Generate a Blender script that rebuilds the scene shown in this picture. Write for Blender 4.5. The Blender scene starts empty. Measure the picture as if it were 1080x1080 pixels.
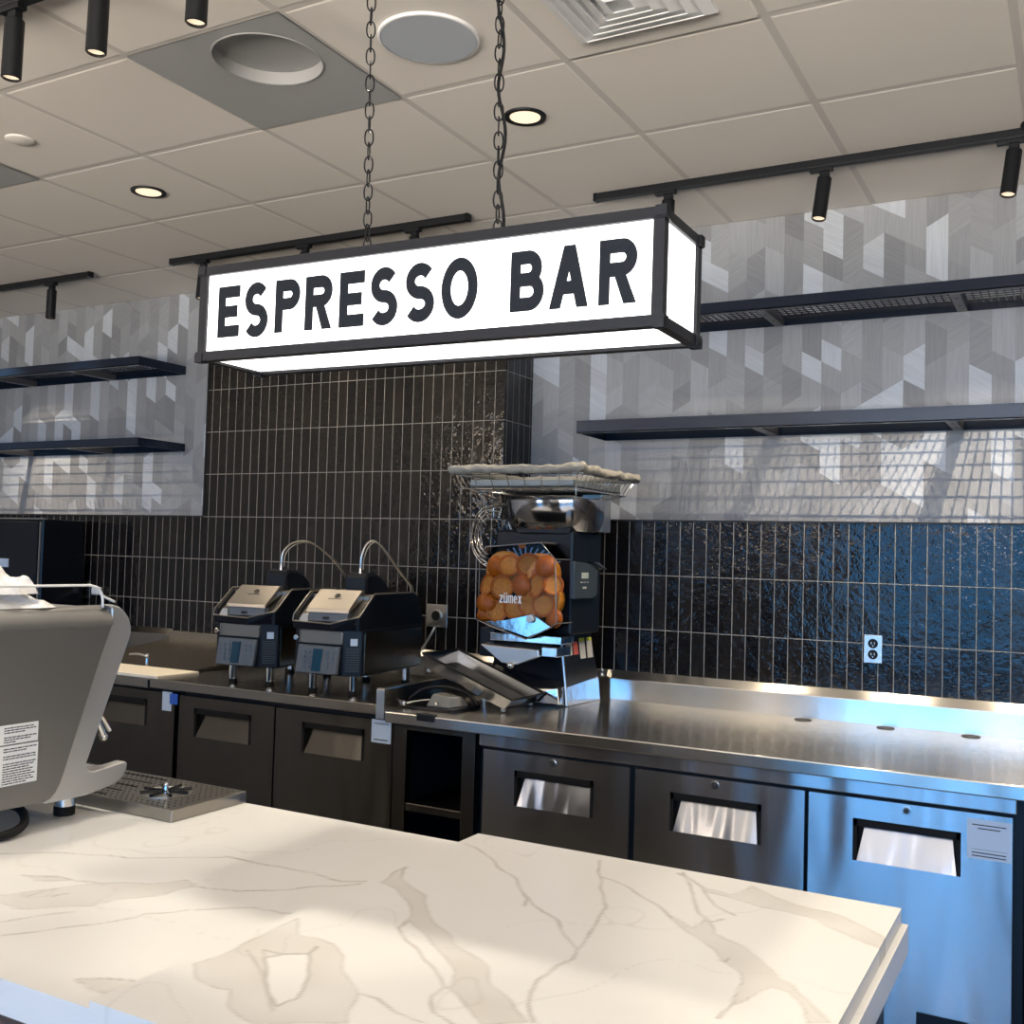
import bpy, bmesh, math, random
from mathutils import Vector, Matrix, noise
rnd = random.Random(7)
S = bpy.context.scene
C = S.collection
H = 1.52                      # eye height; all coordinates below are relative to the eye, lifted by H when linked
PI = math.pi

# ------------------------------------------------------------------ materials
def new_mat(name):
    m = bpy.data.materials.new(name); m.use_nodes = True
    nt = m.node_tree
    return m, nt, nt.nodes['Principled BSDF']

def mat(name, col, rough=.5, metal=0., spec=.5, bump=0., bscale=40., coat=0., aniso=0., emis=None, es=0., trans=0., ior=1.45, alpha=1., stretch=(1,1,1), cvar=0.):
    m, nt, b = new_mat(name)
    b.inputs['Base Color'].default_value = (*col, 1)
    b.inputs['Roughness'].default_value = rough
    b.inputs['Metallic'].default_value = metal
    b.inputs['Specular IOR Level'].default_value = spec
    b.inputs['Coat Weight'].default_value = coat
    b.inputs['Transmission Weight'].default_value = trans
    b.inputs['IOR'].default_value = ior
    b.inputs['Alpha'].default_value = alpha
    if emis:
        b.inputs['Emission Color'].default_value = (*emis, 1); b.inputs['Emission Strength'].default_value = es
    if bump or cvar:
        tc = nt.nodes.new('ShaderNodeTexCoord'); mp = nt.nodes.new('ShaderNodeMapping')
        mp.inputs['Scale'].default_value = stretch
        nz = nt.nodes.new('ShaderNodeTexNoise'); nz.inputs['Scale'].default_value = bscale; nz.inputs['Detail'].default_value = 4
        nt.links.new(tc.outputs['Object'], mp.inputs['Vector']); nt.links.new(mp.outputs['Vector'], nz.inputs['Vector'])
        if bump:
            bp = nt.nodes.new('ShaderNodeBump'); bp.inputs['Strength'].default_value = bump; bp.inputs['Distance'].default_value = .004
            nt.links.new(nz.outputs['Fac'], bp.inputs['Height']); nt.links.new(bp.outputs['Normal'], b.inputs['Normal'])
        if cvar:
            mx = nt.nodes.new('ShaderNodeMixRGB'); mx.blend_type = 'MULTIPLY'; mx.inputs['Color1'].default_value = (*col, 1)
            rp = nt.nodes.new('ShaderNodeMapRange'); rp.inputs['From Min'].default_value = .3; rp.inputs['From Max'].default_value = .7
            rp.inputs['To Min'].default_value = 1 - cvar; rp.inputs['To Max'].default_value = 1
            nt.links.new(nz.outputs['Fac'], rp.inputs['Value']); nt.links.new(rp.outputs['Result'], mx.inputs['Color2'])
            mx.inputs['Fac'].default_value = 1
            nt.links.new(mx.outputs['Color'], b.inputs['Base Color'])
    return m

def steel(name, col=(.62, .62, .62), rough=.26, wave=.25, brush=(1, 1, 60), aniso=.6, arot=0., wscale=5.):
    """brushed stainless: fine streaks along the grain, slow dents that bend reflections"""
    m, nt, b = new_mat(name)
    b.inputs['Metallic'].default_value = 1
    b.inputs['Roughness'].default_value = rough
    b.inputs['Base Color'].default_value = (*col, 1)
    b.inputs['Anisotropic'].default_value = aniso; b.inputs['Anisotropic Rotation'].default_value = arot
    tg = nt.nodes.new('ShaderNodeTangent'); tg.direction_type = 'RADIAL'; tg.axis = 'X'
    if aniso: nt.links.new(tg.outputs['Tangent'], b.inputs['Tangent'])
    tc = nt.nodes.new('ShaderNodeTexCoord')
    mp = nt.nodes.new('ShaderNodeMapping'); mp.inputs['Scale'].default_value = brush
    n1 = nt.nodes.new('ShaderNodeTexNoise'); n1.inputs['Scale'].default_value = 12; n1.inputs['Detail'].default_value = 3
    n2 = nt.nodes.new('ShaderNodeTexNoise'); n2.inputs['Scale'].default_value = wscale; n2.inputs['Detail'].default_value = 1
    nt.links.new(tc.outputs['Object'], mp.inputs['Vector']); nt.links.new(mp.outputs['Vector'], n1.inputs['Vector'])
    m2 = nt.nodes.new('ShaderNodeMapping'); m2.inputs['Scale'].default_value = (1.6, 1, .35)
    nt.links.new(tc.outputs['Object'], m2.inputs['Vector']); nt.links.new(m2.outputs['Vector'], n2.inputs['Vector'])
    b1 = nt.nodes.new('ShaderNodeBump'); b1.inputs['Strength'].default_value = .02; b1.inputs['Distance'].default_value = .001
    b2 = nt.nodes.new('ShaderNodeBump'); b2.inputs['Strength'].default_value = wave; b2.inputs['Distance'].default_value = .02
    nt.links.new(n2.outputs['Fac'], b2.inputs['Height'])
    nt.links.new(n1.outputs['Fac'], b1.inputs['Height']); nt.links.new(b2.outputs['Normal'], b1.inputs['Normal'])
    nt.links.new(b1.outputs['Normal'], b.inputs['Normal'])
    return m

M = {}
M['black'] = mat('black_powder_coat', (.008, .009, .011), .42, spec=.35, bump=.15, bscale=400)
M['black_gloss'] = mat('black_gloss', (.006, .007, .010), .16, spec=.35)
M['black_rubber'] = mat('black_rubber', (.008, .008, .008), .6, spec=.2)
M['frame_steel'] = mat('blackened_steel', (.012, .013, .017), .4, spec=.35, bump=.2, bscale=60)
M['shelf'] = mat('shelf_dark_steel', (.004, .012, .032), .18, metal=.1, spec=.6, bump=.1, bscale=30)
M['steel'] = steel('brushed_steel_door', (.54, .54, .56), .22, .5, (1, 1, 60), .8, 0., 4.)
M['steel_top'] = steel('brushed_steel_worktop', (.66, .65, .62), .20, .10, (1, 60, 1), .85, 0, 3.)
M['steel_top_dark'] = steel('brushed_steel_worktop_dark', (.27, .26, .245), .20, .10, (1, 60, 1), .85, 0, 3.)  # the worktop steel again with a darker base colour
M['sink_steel'] = steel('brushed_steel_sink', (.40, .37, .32), .25, .2, (1, 60, 1), .6)
M['steel_plate'] = steel('brushed_steel_grip', (.22, .235, .27), .16, .35, (1, 1, 60), .7, 0., 7.)
M['steel_dark'] = steel('brushed_steel_shaded_grain', (.09, .086, .08), .24, .25, (1, 1, 60), .85)  # shaded copy of the brushed steel, the shade put into its base colour
M['chrome'] = mat('chrome', (.78, .78, .78), .09, metal=1)
M['mirror_steel'] = mat('polished_steel', (.50, .50, .52), .10, metal=1, bump=.25, bscale=9)
M['steel_top_dark2'] = mat('drip_tray_steel', (.34, .32, .29), .3, metal=1, bump=.1, bscale=100, stretch=(1, 20, 1))
M['bin_steel'] = mat('bin_steel', (.30, .31, .33), .16, metal=1)
M['satin'] = mat('satin_steel', (.62, .62, .61), .34, metal=1, bump=.1, bscale=200, stretch=(1, 30, 1))
M['machine_side'] = mat('machine_side_grey', (.215, .21, .205), .48, metal=.85, bump=.05, bscale=300)
M['machine_frame'] = mat('machine_frame_silver', (.60, .60, .59), .38, metal=.8, bump=.05, bscale=300)
M['white_paper'] = mat('white_paper', (.82, .82, .80), .6)
M['ink'] = mat('black_ink', (.03, .03, .03), .6)
M['blue_label'] = mat('blue_label', (.03, .12, .55), .5)
M['palepaper'] = mat('pale_blue_paper', (.55, .66, .80), .55)
M['plastic_bag'] = mat('crumpled_clear_plastic', (.82, .80, .78), .3, bump=1., bscale=22, alpha=.93)
M['foam'] = mat('bubble_wrap_foam', (.30, .295, .27), .5, bump=1., bscale=60)
M['lamp_glow'] = mat('lamp_glow', (1, .9, .75), .5, emis=(1., .80, .55), es=.95)
M['sign_white'] = mat('sign_acrylic', (.9, .9, .9), .4, emis=(1., .985, .96), es=2.1)
M['letter'] = mat('letter_vinyl', (.008, .012, .018), .5, spec=.25)
M['metal_vent'] = mat('white_metal_vent', (.93, .94, .95), .6)
M['grey_panel'] = mat('grey_perforated_panel', (.44, .45, .46), .7, bump=.4, bscale=700, cvar=.12)
M['speaker_cloth'] = mat('speaker_grille', (.52, .57, .64), .6, bump=.3, bscale=900)
M['cutting_board'] = mat('cream_cutting_board', (.86, .80, .68), .5)
M['orange'] = mat('orange_peel', (.50, .11, .002), .45, bump=.4, bscale=120, cvar=.25)
M['orange_pith'] = mat('orange_pith', (.66, .24, .035), .6, bump=.5, bscale=80, cvar=.3)
def clear():
    m, nt, b = new_mat('clear_plastic')
    tr = nt.nodes.new('ShaderNodeBsdfTransparent'); tr.inputs['Color'].default_value = (.93, .95, .97, 1)
    gl = nt.nodes.new('ShaderNodeBsdfGlossy'); gl.inputs['Roughness'].default_value = .04
    fr = nt.nodes.new('ShaderNodeFresnel'); fr.inputs['IOR'].default_value = 1.08
    mx = nt.nodes.new('ShaderNodeMixShader'); nt.links.new(fr.outputs[0], mx.inputs[0]); nt.links.new(tr.outputs[0], mx.inputs[1]); nt.links.new(gl.outputs[0], mx.inputs[2])
    nt.links.new(mx.outputs[0], nt.nodes['Material Output'].inputs['Surface']); return m
M['clear'] = clear()
M['keypad'] = mat('grey_keypad', (.11, .13, .155), .45, bump=.6, bscale=90, stretch=(3, 1, 1))
M['screen'] = mat('dark_screen', (.01, .05, .09), .15)
M['grey_screen'] = mat('grey_screen', (.15, .15, .14), .3)
M['press_black'] = mat('press_black_plastic', (.005, .007, .011), .35, spec=.3, bump=.1, bscale=200)
M['press_lid'] = mat('press_lid_steel', (.36, .34, .31), .30, metal=.9)
M['bronze_steel'] = mat('bronze_tinted_steel', (.26, .23, .18), .2, metal=1, bump=.1, bscale=10)
M['wood_dark'] = mat('brown_wood_panel', (.10, .065, .055), .5, bump=.2, bscale=20, stretch=(1, 1, 12), cvar=.4)
M['cabinet_dark'] = mat('dark_cabinet', (.006, .009, .015), .4, spec=.3)
M['tin'] = mat('silver_cord_clip', (.7, .68, .62), .3, metal=1)
M['ink_red'] = mat('red_ink', (.55, .12, .10), .6)
M['yellowgreen'] = mat('lime_ink', (.45, .50, .06), .6)
M['blue_steel'] = mat('cabinet_door_blue_grey', (.42, .44, .47), .3, metal=1)

# white veined quartz: the veins live in a colour attribute made from the slab's own vein map
def quartz():
    m, nt, b = new_mat('white_veined_quartz')
    at = nt.nodes.new('ShaderNodeAttribute'); at.attribute_name = 'vein'
    tc = nt.nodes.new('ShaderNodeTexCoord')
    nz = nt.nodes.new('ShaderNodeTexNoise'); nz.inputs['Scale'].default_value = 6; nz.inputs['Detail'].default_value = 6
    nt.links.new(tc.outputs['Object'], nz.inputs['Vector'])
    mx = nt.nodes.new('ShaderNodeMixRGB'); mx.blend_type = 'MULTIPLY'; mx.inputs['Fac'].default_value = 1
    rp = nt.nodes.new('ShaderNodeMapRange'); rp.inputs['To Min'].default_value = .95; rp.inputs['To Max'].default_value = 1.02
    nt.links.new(nz.outputs['Fac'], rp.inputs['Value'])
    nt.links.new(at.outputs['Color'], mx.inputs['Color1']); nt.links.new(rp.outputs['Result'], mx.inputs['Color2'])
    nt.links.new(mx.outputs['Color'], b.inputs['Base Color'])
    b.inputs['Roughness'].default_value = .22; b.inputs['Specular IOR Level'].default_value = .45
    return m
M['quartz'] = quartz()

# glazed black stacked tiles: 57.8 x 232.9 mm with thin grey joints, every tile rippled and slightly tilted
TW, TH, TX, TZ = .0578, .2329, -1.7423, -.070
def tiles():
    m, nt, b = new_mat('black_glazed_tiles')
    L = nt.links.new
    tc = nt.nodes.new('ShaderNodeTexCoord'); sp = nt.nodes.new('ShaderNodeSeparateXYZ'); L(tc.outputs['Object'], sp.inputs[0])
    geo = nt.nodes.new('ShaderNodeNewGeometry'); sn = nt.nodes.new('ShaderNodeSeparateXYZ'); L(geo.outputs['True Normal'], sn.inputs[0])
    def math_(op, a, bb=None, c=None):
        n = nt.nodes.new('ShaderNodeMath'); n.operation = op
        for i, v in enumerate((a, bb, c)):
            if v is None: continue
            if isinstance(v, (int, float)): n.inputs[i].default_value = v
            else: L(v, n.inputs[i])
        return n.outputs[0]
    side = math_('GREATER_THAN', math_('ABSOLUTE', sn.outputs[0]), .5)      # faces that look along X use Y as their width
    u0 = math_('ADD', math_('MULTIPLY', sp.outputs[0], math_('SUBTRACT', 1., side)), math_('MULTIPLY', sp.outputs[1], side))
    u = math_('DIVIDE', math_('SUBTRACT', u0, TX), TW)
    v = math_('DIVIDE', math_('SUBTRACT', sp.outputs[2], TZ), TH)
    fu, fv = math_('FRACT', u), math_('FRACT', v)
    du = math_('MULTIPLY', math_('MINIMUM', fu, math_('SUBTRACT', 1., fu)), TW)
    dv = math_('MULTIPLY', math_('MINIMUM', fv, math_('SUBTRACT', 1., fv)), TH)
    d = math_('MINIMUM', du, dv)
    mr = nt.nodes.new('ShaderNodeMapRange'); mr.interpolation_type = 'SMOOTHSTEP'
    mr.inputs['From Min'].default_value = .0010; mr.inputs['From Max'].default_value = .0022
    L(d, mr.inputs['Value']); tile = mr.outputs['Result']
    cm = nt.nodes.new('ShaderNodeCombineXYZ'); L(math_('FLOOR', u), cm.inputs[0]); L(math_('FLOOR', v), cm.inputs[1])
    wn = nt.nodes.new('ShaderNodeTexWhiteNoise'); wn.noise_dimensions = '2D'; L(cm.outputs[0], wn.inputs['Vector'])
    # colour
    cr = nt.nodes.new('ShaderNodeMixRGB'); cr.inputs['Color1'].default_value = (.004, .004, .005, 1); cr.inputs['Color2'].default_value = (.013, .011, .010, 1)
    L(wn.outputs['Value'], cr.inputs['Fac'])
    mx = nt.nodes.new('ShaderNodeMixRGB'); mx.inputs['Color1'].default_value = (.33, .32, .30, 1); L(tile, mx.inputs['Fac']); L(cr.outputs['Color'], mx.inputs['Color2'])
    L(mx.outputs['Color'], b.inputs['Base Color'])
    rr = nt.nodes.new('ShaderNodeMapRange'); L(tile, rr.inputs['Value']); rr.inputs['To Min'].default_value = .8; rr.inputs['To Max'].default_value = .05
    L(rr.outputs['Result'], b.inputs['Roughness'])
    b.inputs['Specular IOR Level'].default_value = .32
    # relief: ripples shifted per tile + tilt + joint
    off = nt.nodes.new('ShaderNodeVectorMath'); off.operation = 'MULTIPLY_ADD'; L(wn.outputs['Color'], off.inputs[0]); off.inputs[1].default_value = (3, 3, 3); L(tc.outputs['Object'], off.inputs[2])
    n1 = nt.nodes.new('ShaderNodeTexNoise'); n1.inputs['Scale'].default_value = 40; n1.inputs['Detail'].default_value = 2.5; n1.inputs['Roughness'].default_value = .6; L(off.outputs[0], n1.inputs['Vector'])
    n2 = nt.nodes.new('ShaderNodeTexNoise'); n2.inputs['Scale'].default_value = 9; n2.inputs['Detail'].default_value = 1; L(off.outputs[0], n2.inputs['Vector'])
    tl = nt.nodes.new('ShaderNodeSeparateXYZ'); L(wn.outputs['Color'], tl.inputs[0])
    tilt = math_('ADD', math_('MULTIPLY', math_('SUBTRACT', tl.outputs[0], .5), math_('MULTIPLY', fu, .16)), math_('MULTIPLY', math_('SUBTRACT', tl.outputs[1], .5), math_('MULTIPLY', fv, .35)))
    hgt = math_('ADD', math_('ADD', math_('MULTIPLY', n1.outputs['Fac'], .48), math_('MULTIPLY', n2.outputs['Fac'], .8)), tilt)
    hgt = math_('ADD', hgt, math_('MULTIPLY', tile, .5))
    bp = nt.nodes.new('ShaderNodeBump'); bp.inputs['Strength'].default_value = 1.; bp.inputs['Distance'].default_value = .0045
    L(hgt, bp.inputs['Height']); L(bp.outputs['Normal'], b.inputs['Normal'])
    return m
M['tiles'] = tiles()

def paper():
    """wallpaper of cut wood-grain shapes; tone and grain direction come from the 'tone' attribute"""
    m, nt, b = new_mat('geometric_wood_wallpaper')
    L = nt.links.new
    at = nt.nodes.new('ShaderNodeAttribute'); at.attribute_name = 'tone'
    sp = nt.nodes.new('ShaderNodeSeparateColor'); L(at.outputs['Color'], sp.inputs[0])
    tc = nt.nodes.new('ShaderNodeTexCoord')
    outs = []
    for rot in (0, PI/3, -PI/3):
        mp = nt.nodes.new('ShaderNodeMapping'); mp.inputs['Rotation'].default_value = (0, rot, 0)
        m2 = nt.nodes.new('ShaderNodeMapping'); m2.inputs['Scale'].default_value = (1, 1, .05)
        L(tc.outputs['Object'], mp.inputs['Vector']); L(mp.outputs['Vector'], m2.inputs['Vector'])
        n = nt.nodes.new('ShaderNodeTexNoise'); n.inputs['Scale'].default_value = 160; n.inputs['Detail'].default_value = 4; n.inputs['Roughness'].default_value = .65
        L(m2.outputs['Vector'], n.inputs['Vector']); outs.append(n.outputs['Fac'])
    g1 = nt.nodes.new('ShaderNodeMath'); g1.operation = 'GREATER_THAN'; L(sp.outputs[1], g1.inputs[0]); g1.inputs[1].default_value = .6
    g2 = nt.nodes.new('ShaderNodeMath'); g2.operation = 'GREATER_THAN'; L(sp.outputs[1], g2.inputs[0]); g2.inputs[1].default_value = .8
    ma = nt.nodes.new('ShaderNodeMixRGB'); L(g1.outputs[0], ma.inputs['Fac']); L(outs[0], ma.inputs['Color1']); L(outs[1], ma.inputs['Color2'])
    mb = nt.nodes.new('ShaderNodeMixRGB'); L(g2.outputs[0], mb.inputs['Fac']); L(ma.outputs['Color'], mb.inputs['Color1']); L(outs[2], mb.inputs['Color2'])
    rp = nt.nodes.new('ShaderNodeMapRange'); L(mb.outputs['Color'], rp.inputs['Value']); rp.inputs['From Min'].default_value = .3; rp.inputs['From Max'].default_value = .7
    rp.inputs['To Min'].default_value = .90; rp.inputs['To Max'].default_value = 1.09
    cr = nt.nodes.new('ShaderNodeValToRGB'); L(sp.outputs[0], cr.inputs['Fac'])
    e = cr.color_ramp.elements; e[0].position = 0; e[0].color = (.245, .25, .26, 1); e[1].position = 1; e[1].color = (.64, .68, .73, 1)
    x = cr.color_ramp.elements.new(.5); x.color = (.365, .372, .385, 1)
    mx = nt.nodes.new('ShaderNodeMixRGB'); mx.blend_type = 'MULTIPLY'; mx.inputs['Fac'].default_value = 1
    L(cr.outputs['Color'], mx.inputs['Color1']); L(rp.outputs['Result'], mx.inputs['Color2']); L(mx.outputs['Color'], b.inputs['Base Color'])
    b.inputs['Roughness'].default_value = .42; b.inputs['Specular IOR Level'].default_value = .35
    return m
M['paper'] = paper()
M['ceiling'] = mat('acoustic_tile', (.88, .84, .785), .8, bump=.2, bscale=500)
M['floor'] = mat('grey_floor', (.07, .065, .06), .14, spec=.35, cvar=.2, bscale=3)
M['ceiling_grid'] = mat('ceiling_grid', (.70, .665, .63), .6)
M['vent_rim'] = mat('grey_vent_rim', (.42, .42, .42), .6)
M['wall_dark'] = mat('dark_wall', (.16, .14, .12), .7)
M['wall_paint'] = mat('wall_paint', (.62, .60, .57), .7, bump=.1, bscale=80)
M['window_frame'] = mat('window_frame_black', (.02, .02, .02), .4)

# ------------------------------------------------------------------ building helpers
def link(o, parent=None):
    C.objects.link(o)
    if parent is not None:
        o.parent = parent
        w = parent
        loc = Matrix.Translation(Vector(w.get('_o', (0, 0, 0))) if False else world_loc(w))
        o.matrix_parent_inverse = loc.inverted()
    return o
WL = {}
def world_loc(o):
    return Vector(WL[o.name])

def thing(name, label, cat, base, group=None):
    o = bpy.data.objects.new(name, None); o.empty_display_size = .05
    o.location = base; C.objects.link(o); WL[o.name] = tuple(base)
    o['label'] = label; o['category'] = cat
    if group: o['group'] = group
    return o

def tag(o, label, cat, group=None, kind=None):
    if label: o['label'] = label
    if cat: o['category'] = cat
    if group: o['group'] = group
    if kind: o['kind'] = kind
    return o

class B:
    """collects shapes into one mesh; coordinates are relative to the eye"""
    def __init__(s): s.bm = bmesh.new(); s.T = Matrix.Identity(4)
    def v(s, p): return s.bm.verts.new(s.T @ Vector(p))
    def box(s, a, b, T=None):
        T = s.T @ T if T is not None else s.T
        x0, y0, z0 = [min(p, q) for p, q in zip(a, b)]; x1, y1, z1 = [max(p, q) for p, q in zip(a, b)]
        vs = [s.bm.verts.new(T @ Vector(p)) for p in ((x0,y0,z0),(x1,y0,z0),(x1,y1,z0),(x0,y1,z0),(x0,y0,z1),(x1,y0,z1),(x1,y1,z1),(x0,y1,z1))]
        for f in ((0,3,2,1),(4,5,6,7),(0,1,5,4),(1,2,6,5),(2,3,7,6),(3,0,4,7)): s.bm.faces.new([vs[i] for i in f])
        return s
    def hexa(s, P8):
        vs = [s.v(p) for p in P8]
        for f in ((0,3,2,1),(4,5,6,7),(0,1,5,4),(1,2,6,5),(2,3,7,6),(3,0,4,7)): s.bm.faces.new([vs[i] for i in f])
        return s
    def quad(s, *P):
        s.bm.faces.new([s.v(p) for p in P]); return s
    def prism(s, pts, d):
        """closed 3-D polygon swept along d"""
        d = Vector(d); n = len(pts)
        a = [s.v(p) for p in pts]; b = [s.v(Vector(p) + d) for p in pts]
        s.bm.faces.new(a[::-1]); s.bm.faces.new(b)
        for i in range(n): s.bm.faces.new([a[i], a[(i+1) % n], b[(i+1) % n], b[i]])
        return s
    def rings(s, R, caps=True, closed=False):
        Rv = [[s.v(p) for p in r] for r in R]; n = len(Rv[0]); m = len(Rv)
        for i in range(m if closed else m-1):
            a, b = Rv[i], Rv[(i+1) % m]
            for j in range(n): s.bm.faces.new([a[j], a[(j+1) % n], b[(j+1) % n], b[j]])
        if caps and not closed: s.bm.faces.new(Rv[0][::-1]); s.bm.faces.new(Rv[-1])
        return s
    def lathe(s, c, prof, n=24, axis='Z', caps=True):
        R = []
        for r, z in prof:
            ring = []
            for k in range(n):
                a = 2*PI*k/n; x, y = r*math.cos(a), r*math.sin(a)
                p = {'Z': (x, y, z), 'Y': (x, z, y), 'X': (z, x, y)}[axis]
                ring.append((c[0]+p[0], c[1]+p[1], c[2]+p[2]))
            R.append(ring)
        return s.rings(R, caps)
    def cyl(s, p, q, r, n=16, r2=None):
        p, q = Vector(p), Vector(q); d = (q-p).normalized()
        u = d.orthogonal().normalized(); w = d.cross(u)
        r2 = r if r2 is None else r2
        return s.rings([[p+(u*math.cos(2*PI*k/n)+w*math.sin(2*PI*k/n))*r for k in range(n)], [q+(u*math.cos(2*PI*k/n)+w*math.sin(2*PI*k/n))*r2 for k in range(n)]])
    def tube(s, P, r, n=8, closed=False, smooth=0):
        P = [Vector(p) for p in P]
        if smooth: P = catmull(P, smooth, closed)
        R = []; m = len(P); u = None
        for i in range(m):
            if closed: t = (P[(i+1) % m]-P[i-1])
            else: t = P[min(i+1, m-1)]-P[max(i-1, 0)]
            t.normalize()
            if u is None: u = t.orthogonal().normalized()
            u = (u - t*u.dot(t)).normalized(); w = t.cross(u)
            R.append([P[i]+(u*math.cos(2*PI*k/n)+w*math.sin(2*PI*k/n))*r for k in range(n)])
        return s.rings(R, True, closed)
    def ball(s, c, r, sc=(1, 1, 1), sub=3):
        T = s.T @ Matrix.Translation(c) @ Matrix.Diagonal((*[r*k for k in sc], 1))
        bmesh.ops.create_icosphere(s.bm, subdivisions=sub, radius=1, matrix=T); return s
    def obj(s, name, m, parent=None, bevel=0., smooth=False, seg=2, fix=True):
        if fix: bmesh.ops.recalc_face_normals(s.bm, faces=s.bm.faces)
        me = bpy.data.meshes.new(name); s.bm.to_mesh(me); s.bm.free()
        me.materials.append(M[m] if isinstance(m, str) else m)
        if smooth: me.shade_smooth() if hasattr(me, 'shade_smooth') else [setattr(f, 'use_smooth', True) for f in me.polygons]
        o = bpy.data.objects.new(name, me)
        if bevel:
            md = o.modifiers.new('bevel', 'BEVEL'); md.width = bevel; md.segments = seg; md.limit_method = 'ANGLE'; md.angle_limit = math.radians(35)
        if smooth:
            try: me.set_sharp_from_angle(angle=math.radians(38))
            except Exception: pass
        WL[o.name] = (0, 0, 0)
        if parent is None: C.objects.link(o)
        elif parent.type == 'EMPTY': link(o, parent)
        else:
            C.objects.link(o); o.parent = parent
        return o

def catmull(P, k, closed=False):
    out = []; n = len(P)
    for i in range(n if closed else n-1):
        if closed: a, b, c, d = P[i-1], P[i], P[(i+1) % n], P[(i+2) % n]
        else: a, b, c, d = P[max(i-1, 0)], P[i], P[i+1], P[min(i+2, n-1)]
        for j in range(k):
            t = j/k
            out.append(.5*((2*b)+(c-a)*t+(2*a-5*b+4*c-d)*t*t+(3*b-a-3*c+d)*t**3))
    if not closed: out.append(P[-1])
    return out

def structure(o): o['kind'] = 'structure'; return o

def dup(root, delta, label=None, group=None, name=None):
    """copy of a thing with its parts and sub-parts, moved by delta"""
    r = root.copy(); C.objects.link(r); r.location = Vector(root.location)+Vector(delta)
    if label: r['label'] = label
    if group: r['group'] = group
    def rec(src, dst):
        for ch in list(src.children):
            c = ch.copy(); C.objects.link(c); c.parent = dst; rec(ch, c)
    rec(root, r)
    return r

# ------------------------------------------------------------------ lettering made of strokes
def ribbon(P, t, closed=False):
    """left and right outline of a stroke of width t along 2-D points P -> list of quads"""
    n = len(P); L = []; R = []
    for i in range(n):
        if closed: a, b = P[i-1], P[(i+1) % n]
        else: a, b = P[max(i-1, 0)], P[min(i+1, n-1)]
        dx, dy = b[0]-a[0], b[1]-a[1]; l = math.hypot(dx, dy) or 1
        nx, ny = -dy/l*t/2, dx/l*t/2
        L.append((P[i][0]+nx, P[i][1]+ny)); R.append((P[i][0]-nx, P[i][1]-ny))
    return [(L[i], L[(i+1) % n], R[(i+1) % n], R[i]) for i in range(n if closed else n-1)]
def arc(cx, cy, rx, ry, a0, a1, k=16):
    return [(cx+rx*math.cos(math.radians(a0+(a1-a0)*i/k)), cy+ry*math.sin(math.radians(a0+(a1-a0)*i/k))) for i in range(k+1)]
def glyph(ch, w, h, t):
    box = lambda x0, y0, x1, y1: [((x0, y0), (x1, y0), (x1, y1), (x0, y1))]
    if ch == 'E': return box(0, 0, t, h)+box(t, h-t, w, h)+box(t, 0, w, t)+box(t, h/2-t/2, w*.9, h/2+t/2)
    if ch == 'O': return ribbon(arc(w/2, h/2, (w-t)/2, (h-t)/2, 0, 360, 40)[:-1], t, True)
    if ch == 'S':
        rx, ry = (w-t)/2, (h-t)/4
        p = arc(w/2, t/2+3*ry, rx*.95, ry, 32, 270, 18)+arc(w/2, t/2+ry, rx, ry, 90, -148, 18)[1:]
        return ribbon(p, t)
    if ch in 'PR':
        yb = h*.42+t/2; yt = h-t/2; r = (yt-yb)/2; rx = min(r*1.05, w-t-t/2)
        q = box(0, 0, t, h)+ribbon([(t*.9, yt), (w-t/2-rx, yt)]+arc(w-t/2-rx, yb+r, rx, r, 90, -90, 14)+[(w-t/2-rx, yb), (t*.9, yb)], t)
        if ch == 'R': q += [((w-t*1.15, 0), (w, 0), (w*.66, yb), (w*.66-t*1.05, yb))]
        return q
    if ch == 'B':
        ym = h*.52; yt = h-t/2; r1 = (yt-ym)/2; r2 = (ym-t/2)/2
        q = box(0, 0, t, h)
        for (ya, yb, r, ww) in ((yt, ym, r1, w*.93), (ym, t/2, r2, w)):
            rx = min(r*1.05, ww-1.6*t)
            q += ribbon([(t*.9, ya), (ww-t/2-rx, ya)]+arc(ww-t/2-rx, (ya+yb)/2, rx, r, 90, -90, 14)+[(ww-t/2-rx, yb), (t*.9, yb)], t)
        return q
    if ch == 'A':
        k = t*1.08
        return [((0, 0), (k, 0), (w/2+k*.5, h), (w/2-k*.5, h)), ((w-k, 0), (w, 0), (w/2+k*.5, h), (w/2-k*.5, h))]+box(w*.22, h*.22, w*.78, h*.22+t*.95)
    if ch == 'z': return box(0, h-t, w, h)+box(0, 0, w, t)+[((0, t*.8), (t*1.3, t*.8), (w, h-t*.8), (w-t*1.3, h-t*.8))]
    if ch == 'u': return box(0, h*.3, t, h)+box(w-t, 0, w, h)+ribbon([(t/2, h*.35)]+arc(w/2, t/2+w*.3, (w-t)/2, w*.3, 180, 360, 8), t)
    if ch == 'm': return box(0, 0, t, h)+box(w/2-t/2, 0, w/2+t/2, h)+box(w-t, 0, w, h*.92)+box(0, h-t, w-t*.3, h)
    if ch == 'e': return ribbon(arc(w/2, h/2, (w-t)/2, (h-t)/2, -40, -360, 18), t)+box(t*.5, h/2-t*.4, w-t*.5, h/2+t*.4)
    if ch == 'x': return [((0, 0), (t*1.2, 0), (w, h), (w-t*1.2, h)), ((w-t*1.2, 0), (w, 0), (t*1.2, h), (0, h))]
    return []
def letters_mesh(b, quads, O, ex, ez, n, th=.001):
    """extrude 2-D quads standing on plane (O, ex, ez) towards n"""
    for i, q in enumerate(quads):
        pts = [O+ex*p[0]+ez*p[1] for p in q]
        b.prism(pts, n*(th+.00006*(i % 7)+.0000008*i))
M['keypad_blue'] = mat('control_box_blue_black', (.035, .050, .065), .4)
M['lcd'] = mat('lcd_grey', (.42, .48, .46), .3)
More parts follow.
